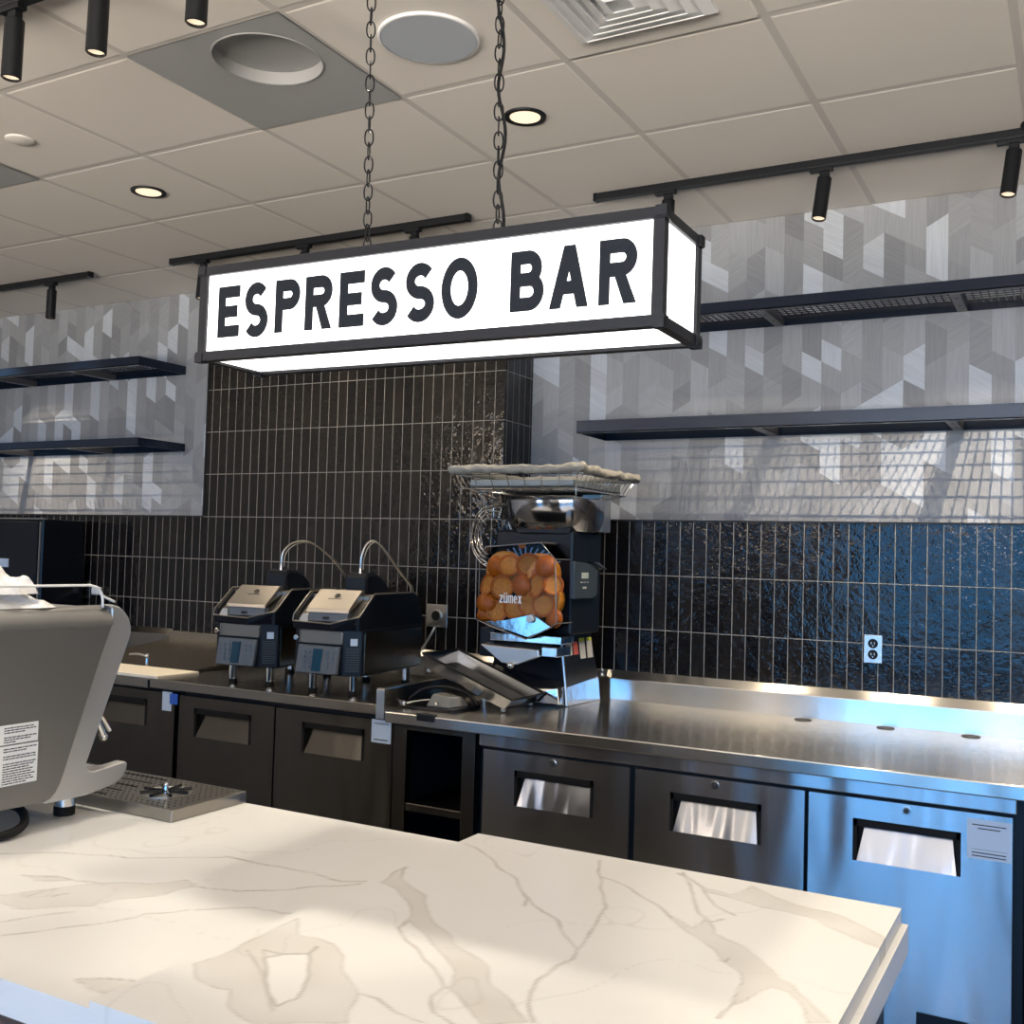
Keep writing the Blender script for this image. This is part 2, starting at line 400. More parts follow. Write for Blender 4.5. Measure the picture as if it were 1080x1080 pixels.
M['edge_grey'] = mat('window_edge_grey', (.30, .30, .31), .25, metal=.5)
M['drum_amber'] = mat('amber_squeezing_drum', (.75, .28, .03), .3, cvar=.3, bscale=30)
M['blue_clear'] = mat('clear_bluish_comb', (.25, .40, .60), .15)
M['tray_clear'] = mat('translucent_grey_tray', (.22, .26, .28), .3)
M['smoke'] = mat('smoked_plastic', (.16, .16, .15), .12)
SKY, P_BACK, P_FRONT, P_DOWN, EXPO, P_FILL = 7.2, 100., 46., 30., 0., 24.
# ------------------------------------------------------------------ the setting
YT, YW, ZC, ZF, ZL = 4.243, 4.521, 1.513, -1.52, .168     # tile face, wallpaper face, ceiling, floor, ledge
XL, XR, YB = -8.0, 4.4, -4.6
structure(B().box((XL, YB, ZF-.05), (XR, YW+.1, ZF)).obj('floor', 'floor'))

def ceiling():
    b = B(); g = .61; x0, y0 = -3.8406, 2.207; h = .0016
    i0, i1 = -7, 14; j0, j1 = -12, 4
    xs = [max(XL, min(XR, x0+i*g)) for i in range(i0, i1+1)]; ys = [max(YB, min(YW, y0+j*g)) for j in range(j0, j1+1)]
    skip = {(-1+3, 0), }
    for i in range(len(xs)-1):
        for j in range(len(ys)-1):
            xa, xb, ya, yb = xs[i], xs[i+1], ys[j], ys[j+1]
            if xb-xa < .05 or yb-ya < .05: continue
            if (i, j) in ((9, 12), (6, 12)): continue      # the two perforated panels hang here
            m = .012; B_ = (xa+m, ya+m, xb-m, yb-m); n = .006
            o = [(xa, ya, ZC+h), (xb, ya, ZC+h), (xb, yb, ZC+h), (xa, yb, ZC+h)]
            q = [(B_[0], B_[1], ZC+h), (B_[2], B_[1], ZC+h), (B_[2], B_[3], ZC+h), (B_[0], B_[3], ZC+h)]
            r = [(B_[0]+n, B_[1]+n, ZC), (B_[2]-n, B_[1]+n, ZC), (B_[2]-n, B_[3]-n, ZC), (B_[0]+n, B_[3]-n, ZC)]
            for A, D in ((o, q), (q, r)):
                for k in range(4):
                    b.quad(A[k], A[(k+1) % 4], D[(k+1) % 4], D[k])
                    if A is o: b.bm.faces.ensure_lookup_table(); b.bm.faces[-1].material_index = 1
            b.quad(*r)
    bmesh.ops.remove_doubles(b.bm, verts=b.bm.verts, dist=.0005)
    o = b.obj('ceiling', 'ceiling'); o.data.materials.append(M['ceiling_grid']); structure(o)
    structure(B().box((XL, YB, ZC+.10), (XR, YW+.1, ZC+.14)).obj('ceiling_deck', 'wall_paint'))
ceiling()

# lower tiled wall (thicker) and tiled column, wallpaper recessed above it
b = B(); b.box((XL, YT, ZF), (XR, YW+.1, ZL-.006)); structure(b.obj('wall_tiled', 'tiles'))
b = B(); b.box((-4.266, YT, ZL-.006), (-2.384, YW+.05, ZC+.01)); structure(b.obj('wall_column', 'tiles'))
structure(B().box((-2.384, YT-.003, ZL-.006), (XR, YW, ZL)).obj('trim_1', 'black'))
structure(B().box((XL, YT-.003, ZL-.006), (-4.266, YW, ZL)).obj('trim_2', 'black'))
structure(B().box((-4.272, YT-.003, ZL-.006), (-4.262, YT+.001, ZC)).obj('trim_3', 'black'))

def wallpaper(x0, x1, name):
    bm = bmesh.new(); lay = bm.loops.layers.float_color.new('tone')
    w, e = .083, .0958; r = random.Random(3)
    z0, z1 = ZL, ZC+.01
    c0 = math.floor(x0/w); c1 = math.ceil(x1/w)
    for c in range(c0, c1):
        xa, xb = c*w, (c+1)*w; xa2, xb2 = max(xa, x0), min(xb, x1)
        if xb2 <= xa2: continue
        # boundaries of the cut shapes in this strip: alternate slopes, each a chain of lattice triangles
        z = z0-.4; k = 0
        par = (c % 2)*.5
        zz = math.floor((z0-.4)/e)
        pos_l, up = (zz+par)*e, r.random() < .5
        # a boundary joins (xa, L) to (xb, L +- e/2)
        cur = (pos_l, pos_l + (.5*e if up else -.5*e))
        prev = None
        while cur[0] < z1+.3:
            n = r.choice((1, 1, 1, 2, 2))
            flip = r.random() < (.85 if cur[1] > cur[0] else .38)
            if flip:      # slope reverses: trapezoid
                up2 = cur[1] > cur[0]
                L2 = cur[0]+n*e+(e if up2 and n == 0 else 0)
                nxt = (L2, L2 + (-.5*e if up2 else .5*e))
                if nxt[1] <= cur[1]+1e-6: nxt = (L2+e, L2+e+(-.5*e if up2 else .5*e))
            else:
                nxt = (cur[0]+n*e, cur[1]+n*e)
            tone = r.choice((.1, .2, .3, .35, .4, .45, .5, .55, .62, 1., 1., .9)) * .9 + r.random()*.1
            g = r.random()
            if cur[1] > cur[0] and tone > .75: tone *= .6
            if tone > .75: g = r.choice((.3, .7, .7))
            f = lambda x, a: a[0]+(a[1]-a[0])*(x-xa)/w
            P = [(xa2, f(xa2, cur)), (xb2, f(xb2, cur)), (xb2, f(xb2, nxt)), (xa2, f(xa2, nxt))]
            P = [(x, min(max(q, z0), z1)) for x, q in P]
            if P[3][1]-P[0][1] > 1e-5 or P[2][1]-P[1][1] > 1e-5:
                pts = []
                # clip exactly where a slanted edge leaves the band
                poly = [(xa2, f(xa2, cur)), (xb2, f(xb2, cur)), (xb2, f(xb2, nxt)), (xa2, f(xa2, nxt))]
                for lim, sgn in ((z0, 1), (z1, -1)):
                    out = []
                    for i in range(len(poly)):
                        a, d = poly[i], poly[(i+1) % len(poly)]
                        ia, idd = sgn*(a[1]-lim) >= 0, sgn*(d[1]-lim) >= 0
                        if ia: out.append(a)
                        if ia != idd:
                            t = (lim-a[1])/(d[1]-a[1]); out.append((a[0]+(d[0]-a[0])*t, lim))
                    poly = out
                    if len(poly) < 3: break
                if len(poly) >= 3:
                    try:
                        fa = bm.faces.new([bm.verts.new((x, YW, q)) for x, q in poly])
                        for l in fa.loops: l[lay] = (tone, g, 0, 1)
                    except ValueError: pass
            cur = nxt
    me = bpy.data.meshes.new(name); bm.normal_update()
    for fa in bm.faces:
        if fa.normal.y > 0: fa.normal_flip()
    bm.to_mesh(me); bm.free(); me.materials.append(M['paper'])
    o = bpy.data.objects.new(name, me); C.objects.link(o); structure(o)
wallpaper(-2.384, XR, 'wall_back_right')
wallpaper(XL, -4.266, 'wall_back_left')
structure(B().box((XL, YW+.001, ZF), (XR, YW+.1, ZC+.02)).obj('wall_back', 'wall_paint'))
structure(B().box((XL-.1, YB, ZF), (XL, YW+.1, ZC+.08)).obj('wall_left', 'wall_paint'))

# street side behind the viewer: piers, sills and headers around tall shop windows
def pierced_wall(name, axis, pos, lo, hi, wins, z0, z1, th=.12):
    b = B(); cuts = sorted(wins)
    def bx(a, c, za, zb):
        if c-a < .005 or zb-za < .005: return
        if axis == 'Y': b.box((a, pos-th, za), (c, pos, zb))
        else: b.box((pos, a, za), (pos+th, c, zb))
    p = lo
    for a, c in cuts:
        bx(p, a, ZF, ZC+.02); bx(a, c, ZF, z0); bx(a, c, z1, ZC+.02); p = c
    bx(p, hi, ZF, ZC+.02)
    structure(b.obj(name, 'wall_dark'))
    for k, (a, c) in enumerate(cuts):
        f = B(); t = .045; q = .06
        def fb(u0, u1, za, zb):
            if axis == 'Y': f.box((u0, pos-q, za), (u1, pos-q+.05, zb))
            else: f.box((pos+q-.05, u0, za), (pos+q, u1, zb))
        fb(a, a+t, z0, z1); fb(c-t, c, z0, z1); fb(a, c, z0, z0+t); fb(a, c, z1-t, z1)
        n = max(1, round((c-a)/1.3))
        for i in range(1, n): fb(a+(c-a)*i/n-t/2, a+(c-a)*i/n+t/2, z0, z1)
        structure(f.obj('window_%d' % (len([o for o in C.objects if o.name.startswith('window_')])+1), 'window_frame'))
FW = [(-6.6, -5.8), (-4.4, -4.1), (-2.7, -1.6), (-1.45, -.1), (.05, 1.2), (1.5, 4.1)]
RW = []
pierced_wall('wall_front', 'Y', YB, XL, XR, FW, ZF+.12, ZC-.12)
pierced_wall('wall_right', 'X', XR, YB, YW+.1, RW, ZF+.12, ZC-.12)

# ------------------------------------------------------------------ ceiling things
def ceiling_vent(i, j, label, grp=None):
    cx, cy = -3.8406+(i+.5)*.61, 2.207+(j+.5)*.61
    t = thing('ceiling_vent', label, 'air vent', (cx, cy, ZC-.05))
    px, py, R, n = cx+.085, cy-.10, .168, 64
    b = B(); zs = (ZC-.004, ZC)
    for k in range(n):
        P = []
        for a in (2*PI*k/n+PI/4, 2*PI*(k+1)/n+PI/4):
            c, s = math.cos(a), math.sin(a); m = max(abs(c), abs(s))
            P.append(((px+R*c, py+R*s), (cx+.305*c/m, cy+.305*s/m)))
        (i0_, o0), (i1_, o1) = P
        for z in zs: b.quad((*i0_, z), (*i1_, z), (*o1, z), (*o0, z))
    b.obj('panel', 'grey_panel', t)
    b = B(); b.lathe((px, py, ZC-.007), [(R, .0), (R+.004, .001), (R+.004, .005), (R, .006)], n, caps=False); b.lathe((px, py, ZC-.004), [(R, 0), (R-.004, .075)], n, caps=False); b.obj('rim', 'vent_rim', t, smooth=True)
    b = B(); b.lathe((px, py, ZC+.035), [(R-.002, 0), (R-.002, .003)], n); b.obj('perforated_disc', 'grey_panel', t)
    return t
ceiling_vent(2, 0, 'square grey perforated ceiling panel with a round drum, whole in view near the top left')
ceiling_vent(-1, 0, 'square grey perforated ceiling panel cut off by the left edge of the photo')

def louvre_vent(i, j):
    cx, cy = -3.8406+(i+.5)*.61, 2.207+(j+.5)*.61
    t = thing('louvre_vent', 'white square ceiling vent of stepped louvres at the top edge above the sign', 'air vent', (cx, cy, ZC-.03))
    B().box((cx-.29, cy-.29, ZC-.007), (cx+.29, cy+.29, ZC+.003)).obj('panel', 'ceiling', t, .003)
    B().box((cx-.205, cy-.205, ZC-.012), (cx+.205, cy+.205, ZC-.0065)).obj('backing', 'metal_vent', t)
    for k in range(5):
        a = .205-.036*k; c = a-.030; z0, z1 = ZC-.006-.004*k, ZC-.030+.002*k
        b = B()
        A = [(-a, -a), (a, -a), (a, a), (-a, a)]; D = [(-c, -c), (c, -c), (c, c), (-c, c)]
        for m in range(4):
            p, q = A[m], A[(m+1) % 4]; r_, s_ = D[(m+1) % 4], D[m]
            b.prism([(cx+p[0], cy+p[1], z0-.008), (cx+q[0], cy+q[1], z0-.008), (cx+r_[0], cy+r_[1], z0-.024), (cx+s_[0], cy+s_[1], z0-.024)], (0, 0, .003))
        b.obj('louvre', 'metal_vent', t)
louvre_vent(4, 0)

t = thing('ceiling_speaker', 'large round pale blue grey speaker cover flush in the ceiling between the two chains', 'speaker', (-1.704, 2.515, ZC-.01))
B().lathe((-1.704, 2.515, ZC-.008), [(.141, 0), (.143, .002), (.143, .012)], 56).obj('grille', 'speaker_cloth', t, smooth=True)
B().lathe((-1.704, 2.515, ZC-.009), [(.143, .0), (.149, .001), (.150, .009), (.143, .010)], 56, caps=False).obj('rim', 'metal_vent', t, smooth=True)
tag(B().lathe((-3.537, 2.505, ZC-.008), [(.045, 0), (.052, .003), (.053, .010)], 32).obj('sprinkler_cover', 'ceiling', smooth=True), 'small round white cover plate set in a ceiling tile by the left edge', 'cover plate')

DL = []
def downlight(i, j, label, grp='recessed ceiling lights'):
    cx, cy = -3.8406+(i+.5)*.61, 2.207+(j+.5)*.61
    t = thing('recessed_light', label, 'ceiling light', (cx, cy, ZC), grp)
    B().lathe((cx, cy, ZC-.006), [(.052, .004), (.056, 0), (.072, 0), (.074, .004), (.074, .008), (.052, .008)], 40, caps=False).obj('trim_ring', 'black', t, smooth=True)
    B().lathe((cx, cy, ZC-.004), [(.053, 0), (.053, .002)], 40).obj('lens', 'lamp_glow', t)
    DL.append((cx, cy))
downlight(0, 1, 'round recessed ceiling light with black rim, left of the chains')
downlight(3, 1, 'round recessed ceiling light with black rim, just right of the right chain')

# tracks
def track(x0, x1, y, label, name='light_track'):
    t = thing(name, label, 'light track', ((x0+x1)/2, y, ZC-.034), 'black ceiling light tracks')
    B().box((x0, y-.017, ZC-.033), (x1, y+.017, ZC-.002)).obj('rail', 'black', t, .003)
    B().box((x0-.006, y-.018, ZC-.034), (x0+.01, y+.018, ZC-.001)).obj('end_cap', 'black_gloss', t, .003)
    B().box((x1-.01, y-.018, ZC-.034), (x1+.006, y+.018, ZC-.001)).obj('end_cap', 'black_gloss', t, .003)
    return t
YK = 3.93
track(-1.80, 1.6, YK, 'black ceiling track over the right shelves, starting behind the sign')
track(-4.25, -2.42, YK, 'black ceiling track running along just above the top of the sign')
track(-7.2, -4.88, YK, 'black ceiling track at the left edge above the left shelves')
track(-4.1, 1.9, 1.815, 'black ceiling track nearest the viewer at the top left corner')
structure(B().lathe((-.15, 3.90, ZC-.012), [(.05, .0), (.055, .004), (.055, .012)], 24).obj('trim_4', 'black', smooth=True))

SPOTS = []
def track_head(x, y, tilt, label, grp='black cylinder track lights'):
    """tilt = (rotation about X, rotation about Y)"""
    top = Vector((x, y, ZC-.033))
    t = thing('ceiling_spotlight', label, 'track light', top, grp)
    B().box((x-.055, y-.015, ZC-.048), (x+.03, y+.015, ZC-.032)).obj('adapter', 'black', t, .002)
    B().cyl((x, y, ZC-.046), (x, y, ZC-.085), .011, 12).box((x-.017, y-.012, ZC-.086), (x+.017, y+.012, ZC-.05)).obj('stem', 'black', t, .002)
    R = Matrix.Translation((x, y, ZC-.075)) @ Matrix.Rotation(tilt[0], 4, 'X') @ Matrix.Rotation(tilt[1], 4, 'Y')
    b = B(); b.T = R
    b.lathe((0, 0, 0), [(.022, .004), (.0262, 0), (.0265, -.16), (.0235, -.163), (.0225, -.150)], 28)
    b.obj('housing', 'black', t, smooth=True)
    b = B(); b.T = R; b.lathe((0, 0, -.155), [(.0222, 0), (.0222, .002)], 28); b.obj('lens', 'lamp_glow', t)
    p = R @ Vector((0, 0, -.175)); d = (R @ Vector((0, 0, -1)))-(R @ Vector((0, 0, 0)))
    SPOTS.append((p, d)); return t
r_ = math.radians
BK = []
for x, tl, lab in ((-.865, (r_(-9), r_(5)), 'black cylinder track light on the right track, between the sign and the right edge'),
                   (-.225, (r_(-9), r_(6)), 'black cylinder track light at the right edge of the photo'),
                   (-1.48, (r_(-4), 0), 'black cylinder track light behind the right end of the sign'),
                   (-4.02, (r_(-4), 0), 'black cylinder track light hidden behind the left end of the sign, only its mount showing'),
                   (-3.345, (r_(-4), 0), 'black cylinder track light behind the sign, mount showing above the first letters'),
                   (-2.705, (r_(-4), 0), 'black cylinder track light behind the sign, mount showing by the left chain'),
                   (-5.20, (r_(0), r_(1)), 'black cylinder track light hanging above the left shelves'),
                   (-5.95, (r_(2), 0), 'black cylinder track light just off the left edge'),
                   (.45, (r_(-6), r_(4)), 'black cylinder track light off the right edge')):
    track_head(x, YK, tl, lab); BK.append(SPOTS[-1])
FR = []
for x, lab in ((-2.610, 'leftmost of the three black cylinder track lights hanging in the top left corner'),
               (-2.268, 'middle one of the three black cylinder track lights in the top left corner'),
               (-1.912, 'rightmost of the three black cylinder track lights in the top left corner'),
               (-1.30, 'black cylinder track light above the middle of the counter, above the frame'),
               (-.75, 'black cylinder track light above the sign end, above the frame'),
               (.22, 'black cylinder track light right of the counter, above the frame')):
    track_head(x, 1.815, (0, r_(1.5)), lab); FR.append(SPOTS[-1])

# ------------------------------------------------------------------ the hanging sign
s_ = .203/.3
SW, SD, SH = 1.5667*s_, .2939*s_, .203
yaw, roll = .0058, -.0059
EX = Vector((math.cos(yaw)*math.cos(roll), math.sin(yaw)*math.cos(roll), math.sin(roll))); EY = Vector((-math.sin(yaw), math.cos(yaw), 0)); EZ = EX.cross(EY)
SO = Vector((-.9261*s_, 2.4335*s_, .581*s_))-EX*SW
ST = Matrix.Translation(SO) @ Matrix((EX, EY, EZ)).transposed().to_4x4()
sign = thing('hanging_sign', 'long glowing white box sign in a black frame reading ESPRESSO BAR, hung on two chains', 'sign', SO+EX*SW/2+EY*SD/2)
b = B(); b.T = ST; t = .0205; q = .004
for y in (0, SD-t):
    for z in (0, SH-t*.9): b.box((-q, y-q*.5, z-q*.3), (SW+q, y+t, z+t*.9))
for x in (0, SW-t):
    for z in (0, SH-t*.9): b.box((x, t*.5, z), (x+t, SD-t*.5, z+t*.9))
    for y in (0, SD-t): b.box((x, y, 0), (x+t, y+t, SH))
for x in (-q, SW-t+q):
    for y in (-q, SD-t+q):
        for z in (-q, SH-t*.9+q*.5): b.box((x, y, z), (x+t, y+t, z+t*.9))
b.box((t*.5, t*.5, SH-.006), (SW-t*.5, SD-t*.5, SH-.002))
b.obj('frame', 'frame_steel', sign)
for nm, a, c in (('front_panel', (.012, .006, .010), (SW-.012, .008, SH-.010)), ('back_panel', (.012, SD-.008, .010), (SW-.012, SD-.006, SH-.010)),
                 ('side_panel', (SW-.008, .012, .010), (SW-.006, SD-.012, SH-.010)), ('side_panel', (.006, .012, .010), (.008, SD-.012, SH-.010)),
                 ('bottom_panel', (.012, .012, .005), (SW-.012, SD-.012, .007))):
    b = B(); b.T = ST; b.box(a, c); b.obj(nm, 'sign_white', sign)
for ch, u0, u1, v0, v1 in (('E', .0481, .1052, .2307, .7704), ('S', .1185, .1794, .2041, .7679+.01), ('P', .1975, .2589, .229, .770), ('R', .2722, .337, .226, .77), ('E', .3543, .4116, .222, .77),
                           ('S', .4253, .487, .207, .775), ('S', .5031, .5664, .207, .775), ('O', .5811, .6555, .207, .778), ('B', .721, .7854, .2225, .7668), ('A', .7961, .8678, .217, .770), ('R', .8865, .9531, .2127, .775)):
    b = B(); w = (u1-u0)*SW; h = (v1-v0)*SH
    k_ = 1.22      # level strokes are heavier than upright ones
    letters_mesh(b, glyph(ch, w, h/k_, .0205), SO+EX*u0*SW+EZ*v0*SH+EY*.0055, EX, EZ*k_, -EY, .0012)
    o = b.obj('letter', 'letter', sign)

def chain(x, label, swing):
    t0 = Vector((x, SO.y+SD/2, SO.z+SH+(x-SO.x)*math.sin(roll)))
    t = thing('hanging_chain', label, 'chain', t0)
    b = B(); b.tube([(x+.016*math.cos(a), t0.y, t0.z+.008+.014*math.sin(a)) for a in [PI*2*k/16 for k in range(16)]], .0028, 6, True)
    b.obj('eye_bolt', 'chrome', t, smooth=True)
    n = 31; pitch = (ZC-t0.z-.016)/n
    for k in range(n):
        z = t0.z+.022+pitch*(k+.5)-.004; a = math.radians(8+swing*k) + (PI/2 if k % 2 else 0)
        cx = x - .0006*k
        P = []
        for m in range(18):
            q = 2*PI*m/18; u = .0088*math.cos(q); w = (pitch*.5+.0035)*math.copysign(abs(math.sin(q))**.8, math.sin(q))
            P.append((cx+u*math.cos(a), t0.y+u*math.sin(a), z+w))
        b = B(); b.tube(P, .0017, 6, True); b.obj('link', 'black', t, smooth=True)
    B().cyl((x-.0006*n, t0.y, ZC-.012), (x-.0006*n, t0.y, ZC), .02, 20).obj('ceiling_hook', 'black', t)
    return t0
chain(-1.3165, 'left of the two black chains holding the sign', 2.2)
c2 = chain(-1.0045, 'right of the two black chains, with a cable wound through it', 3.1)
P = []
for k in range(60):
    f = k/59; z = c2.z+.012+(ZC-c2.z-.012)*f; a = f*32
    P.append((c2.x-.0006*31*f+.006+.0062*math.sin(a)+.003*math.sin(a*.31), c2.y+.006*math.cos(a), z))
B().tube(P, .0034, 7, smooth=2).obj('power_cord', 'black_gloss', sign, smooth=True)
# ------------------------------------------------------------------ wire shelves
def shelf(x0, x1, yf, zb, zt, brackets, label):
    t = thing('wall_shelf', label, 'shelf', ((x0+x1)/2, YW, zb), 'black steel wall shelves')
    k = .03
    b = B(); b.box((x0, yf, zb), (x1, yf+.004, zt)); b.box((x0, yf, zb), (x1, yf+k, zb+.004)); b.obj('front_band', 'shelf', t)
    b = B(); b.box((x0, YW-.006, zb), (x1, YW-.001, zt)); b.obj('back_rail', 'shelf', t)
    for xa in (x0, x1-.004):
        b = B(); b.box((xa, yf+.004, zb), (xa+.004, YW-.006, zt)); b.obj('end_band', 'shelf', t)
    b = B(); zm = zt-.012
    n = int((x1-x0)/.028)
    for i in range(1, n): x = x0+(x1-x0)*i/n; b.box((x-.0026, yf+.004, zm-.0032), (x+.0026, YW-.006, zm))
    m = 10
    for j in range(1, m): y = yf+(YW-yf)*j/m; b.box((x0+.004, y-.0015, zm-.0055), (x1-.004, y+.0015, zm-.0026))
    b.obj('wire_mesh', 'shelf', t)
    for xb in brackets:
        b = B(); b.box((xb-.019, yf+.03, zb-.001), (xb+.019, YW-.003, zb+.004)); b.box((xb-.019, yf+.03, zb), (xb-.014, YW-.003, zt-.015)); b.box((xb+.014, yf+.03, zb), (xb+.019, YW-.003, zt-.015))
        o = b.obj('bracket', 'satin_dark', t)
        for yy in (.10, .22): B().cyl((xb, yf+yy, zb-.002), (xb, yf+yy, zb+.0), .006, 12).obj('screw', 'ink', o)
    return t
M['satin_dark'] = mat('grey_bracket_steel', (.20, .20, .21), .4, metal=.7)
shelf(-1.99, 1.6, 4.185, 1.028, 1.074, (-1.175, -.44, .30, 1.05), 'upper black mesh shelf on the right wallpaper wall')
shelf(-1.99, 1.6, 4.20, .549, .604, (-1.19, -.45, .29, 1.05), 'lower black mesh shelf on the right wallpaper wall')
shelf(-7.6, -4.735, 4.165, 1.022, 1.072, (-5.35, -6.1, -6.9), 'upper black mesh shelf on the left wallpaper wall')
shelf(-7.6, -4.715, 4.165, .560, .606, (-5.35, -6.1, -6.9), 'lower black mesh shelf on the left wallpaper wall')

# ------------------------------------------------------------------ outlets
def outlet(x, z, label, round_=False, w=.068, h=.108):
    t = thing('wall_outlet', label, 'outlet', (x, YT, z-h/2), 'steel wall outlets')
    y = YT-.002
    B().box((x-w/2, y-.005, z-h/2), (x+w/2, y, z+h/2)).obj('cover_plate', 'satin', t, .002)
    if round_:
        B().cyl((x, y-.005, z), (x, y-.014, z), .030, 28).obj('collar', 'satin', t, .002, smooth=True)
        B().cyl((x, y-.012, z), (x, y-.016, z), .023, 28).obj('socket', 'black_rubber', t)
    else:
        for dz in (.021, -.021):
            o = B().cyl((x, y-.004, z+dz), (x, y-.008, z+dz), .0185, 24).obj('socket', 'black_rubber', t, .001, smooth=True)
            b = B()
            for dx in (-.006, .006): b.box((x+dx-.0012, y-.0086, z+dz-.003), (x+dx+.0012, y-.0079, z+dz+.006))
            b.cyl((x, y-.0079, z+dz-.009), (x, y-.0086, z+dz-.009), .0025, 10)
            b.obj('slot', 'satin', o)
    return t
outlet(-.720, -.323, 'steel double outlet on the black tiles above the right worktop')
RO = outlet(-2.718, -.300, 'square steel outlet with one round black socket, between the right press and the juicer', True, .115, .108)
outlet(-5.40, -.275, 'small outlet on the tiles seen through the rail of the espresso machine', False, .07, .10)
outlet(-5.18, -.275, 'second small outlet on the tiles behind the espresso machine rail, the right one', False, .07, .10)
t = thing('power_plug', 'white angled plug and cord end at the tiles behind the espresso machine', 'plug', (-5.03, YT-.05, -.35))
B().box((-5.09, YT-.045, -.30), (-5.03, YT-.012, -.255)).obj('plug_body', 'white_paper', t, .008)
B().tube([(-5.04, YT-.03, -.285), (-4.98, YT-.035, -.31), (-4.90, YT-.03, -.335)], .008, 8, smooth=4).obj('cord', 'white_paper', t, smooth=True)
B().tube([(-2.718, YT-.02, -.352), (-2.735, YT-.035, -.40), (-2.80, YT-.05, -.50), (-2.86, YT-.06, -.56)], .0055, 8, smooth=6).obj('power_cord', 'tin', RO, smooth=True)

# ------------------------------------------------------------------ stainless worktops
ZT, ZT2, YE, YE2 = -.607, -.585, 3.295, 3.30
XS = -2.335
def worktop(x0, x1, z, yf, name, label, m, holes=(), th=.042):
    t = thing(name, label, 'worktop', ((x0+x1)/2, yf, z-th))
    b = B(); b.box((x0, yf, z-th), (x1, YT-.003, z)); top = b.obj('top', m, t, .004)
    b = B(); b.prism([(x0, YT-.045, z-.002), (x0, YT-.04, z+.089), (x0, YT-.012, z+.122), (x0, YT-.003, z+.122), (x0, YT-.003, z-.002)], (x1-x0, 0, 0))
    b.obj('backsplash', m, t, .0025)
    for x in holes:
        B().lathe((x, YT-.105, z), [(.012, .0005), (.028, .0005), (.031, .003), (.033, .0008)], 28).obj('grommet', 'black', t, smooth=True)
    return t
worktop(XS, .62, ZT, YE, 'steel_worktop', 'long shiny steel worktop with backsplash on the right, under the juicer', 'steel_top', (-.959, -.654, -.361))
worktop(-3.60, XS-.04, ZT2, YE2, 'steel_worktop', 'darker steel worktop that carries the two sandwich presses', 'steel_top_dark')
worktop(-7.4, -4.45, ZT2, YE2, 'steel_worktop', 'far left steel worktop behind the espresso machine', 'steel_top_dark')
# raised side curb between the two worktops
t = thing('steel_curb', 'raised folded steel curb where the left and right worktops meet', 'steel curb', (XS, 3.8, ZT))
B().box((XS-.038, YE-.004, ZT-.03), (XS, YT-.05, ZT+.086)).obj('upstand', 'steel_top_dark', t, .004)
B().box((XS-.0375, YE-.0055, ZT-.03), (XS-.001, YE-.004, ZT+.08)).obj('front_cap', 'satin', t, .001)
# sink unit with tilted panel and cutting board
t = thing('steel_sink_unit', 'dark steel sink unit with tall sloping back left of the presses', 'sink', (-4.0, 3.3, ZT2-.05))
b = B(); b.box((-4.44, YE2, ZT2-.045), (-3.61, YT-.003, ZT2-.006)); b.obj('rim', 'steel_top_dark', t, .003)
b = B(); b.prism([(-4.44, 3.60, ZT2-.004), (-4.44, YT-.05, ZT2+.075), (-4.44, YT-.05, ZT2-.004)], (.80, 0, 0)); b.obj('sloping_panel', 'sink_steel', t, .002)
b = B(); b.box((-4.44, YT-.05, ZT2-.004), (-3.61, YT-.003, ZT2+.115)); b.obj('backsplash', 'sink_steel', t, .003)
b = B(); b.tube([(-3.637, 3.60, ZT2+.002), (-3.637, YT-.052, ZT2+.078)], .003, 6); b.obj('edge_trim', 'chrome', t)
t = thing('tap_lever', 'small chrome lever tap on the sink unit beside the cutting board', 'tap', (-4.02, 3.70, ZT2))
B().cyl((-3.99, 3.64, ZT2+.0), (-3.99, 3.64, ZT2+.045), .011, 14, .008).obj('post', 'chrome', t, smooth=True)
B().tube([(-3.99, 3.64, ZT2+.043), (-4.05, 3.64, ZT2+.05), (-4.11, 3.64, ZT2+.045)], .0075, 10, smooth=4).ball((-3.99, 3.64, ZT2+.045), .014).obj('lever', 'chrome', t, smooth=True)
tag(B().box((-4.40, 3.305, ZT2-.004), (-3.555, 3.55, ZT2+.012)).obj('cutting_board', 'cutting_board', bevel=.004), 'cream cutting board lying across the front of the sink unit', 'cutting board')
tag(B().box((-2.187, YE-.006, -.626), (-2.110, YE+.02, -.600)).obj('edge_clip', 'black', bevel=.002), 'small black clip on the front edge of the right worktop', 'clip')

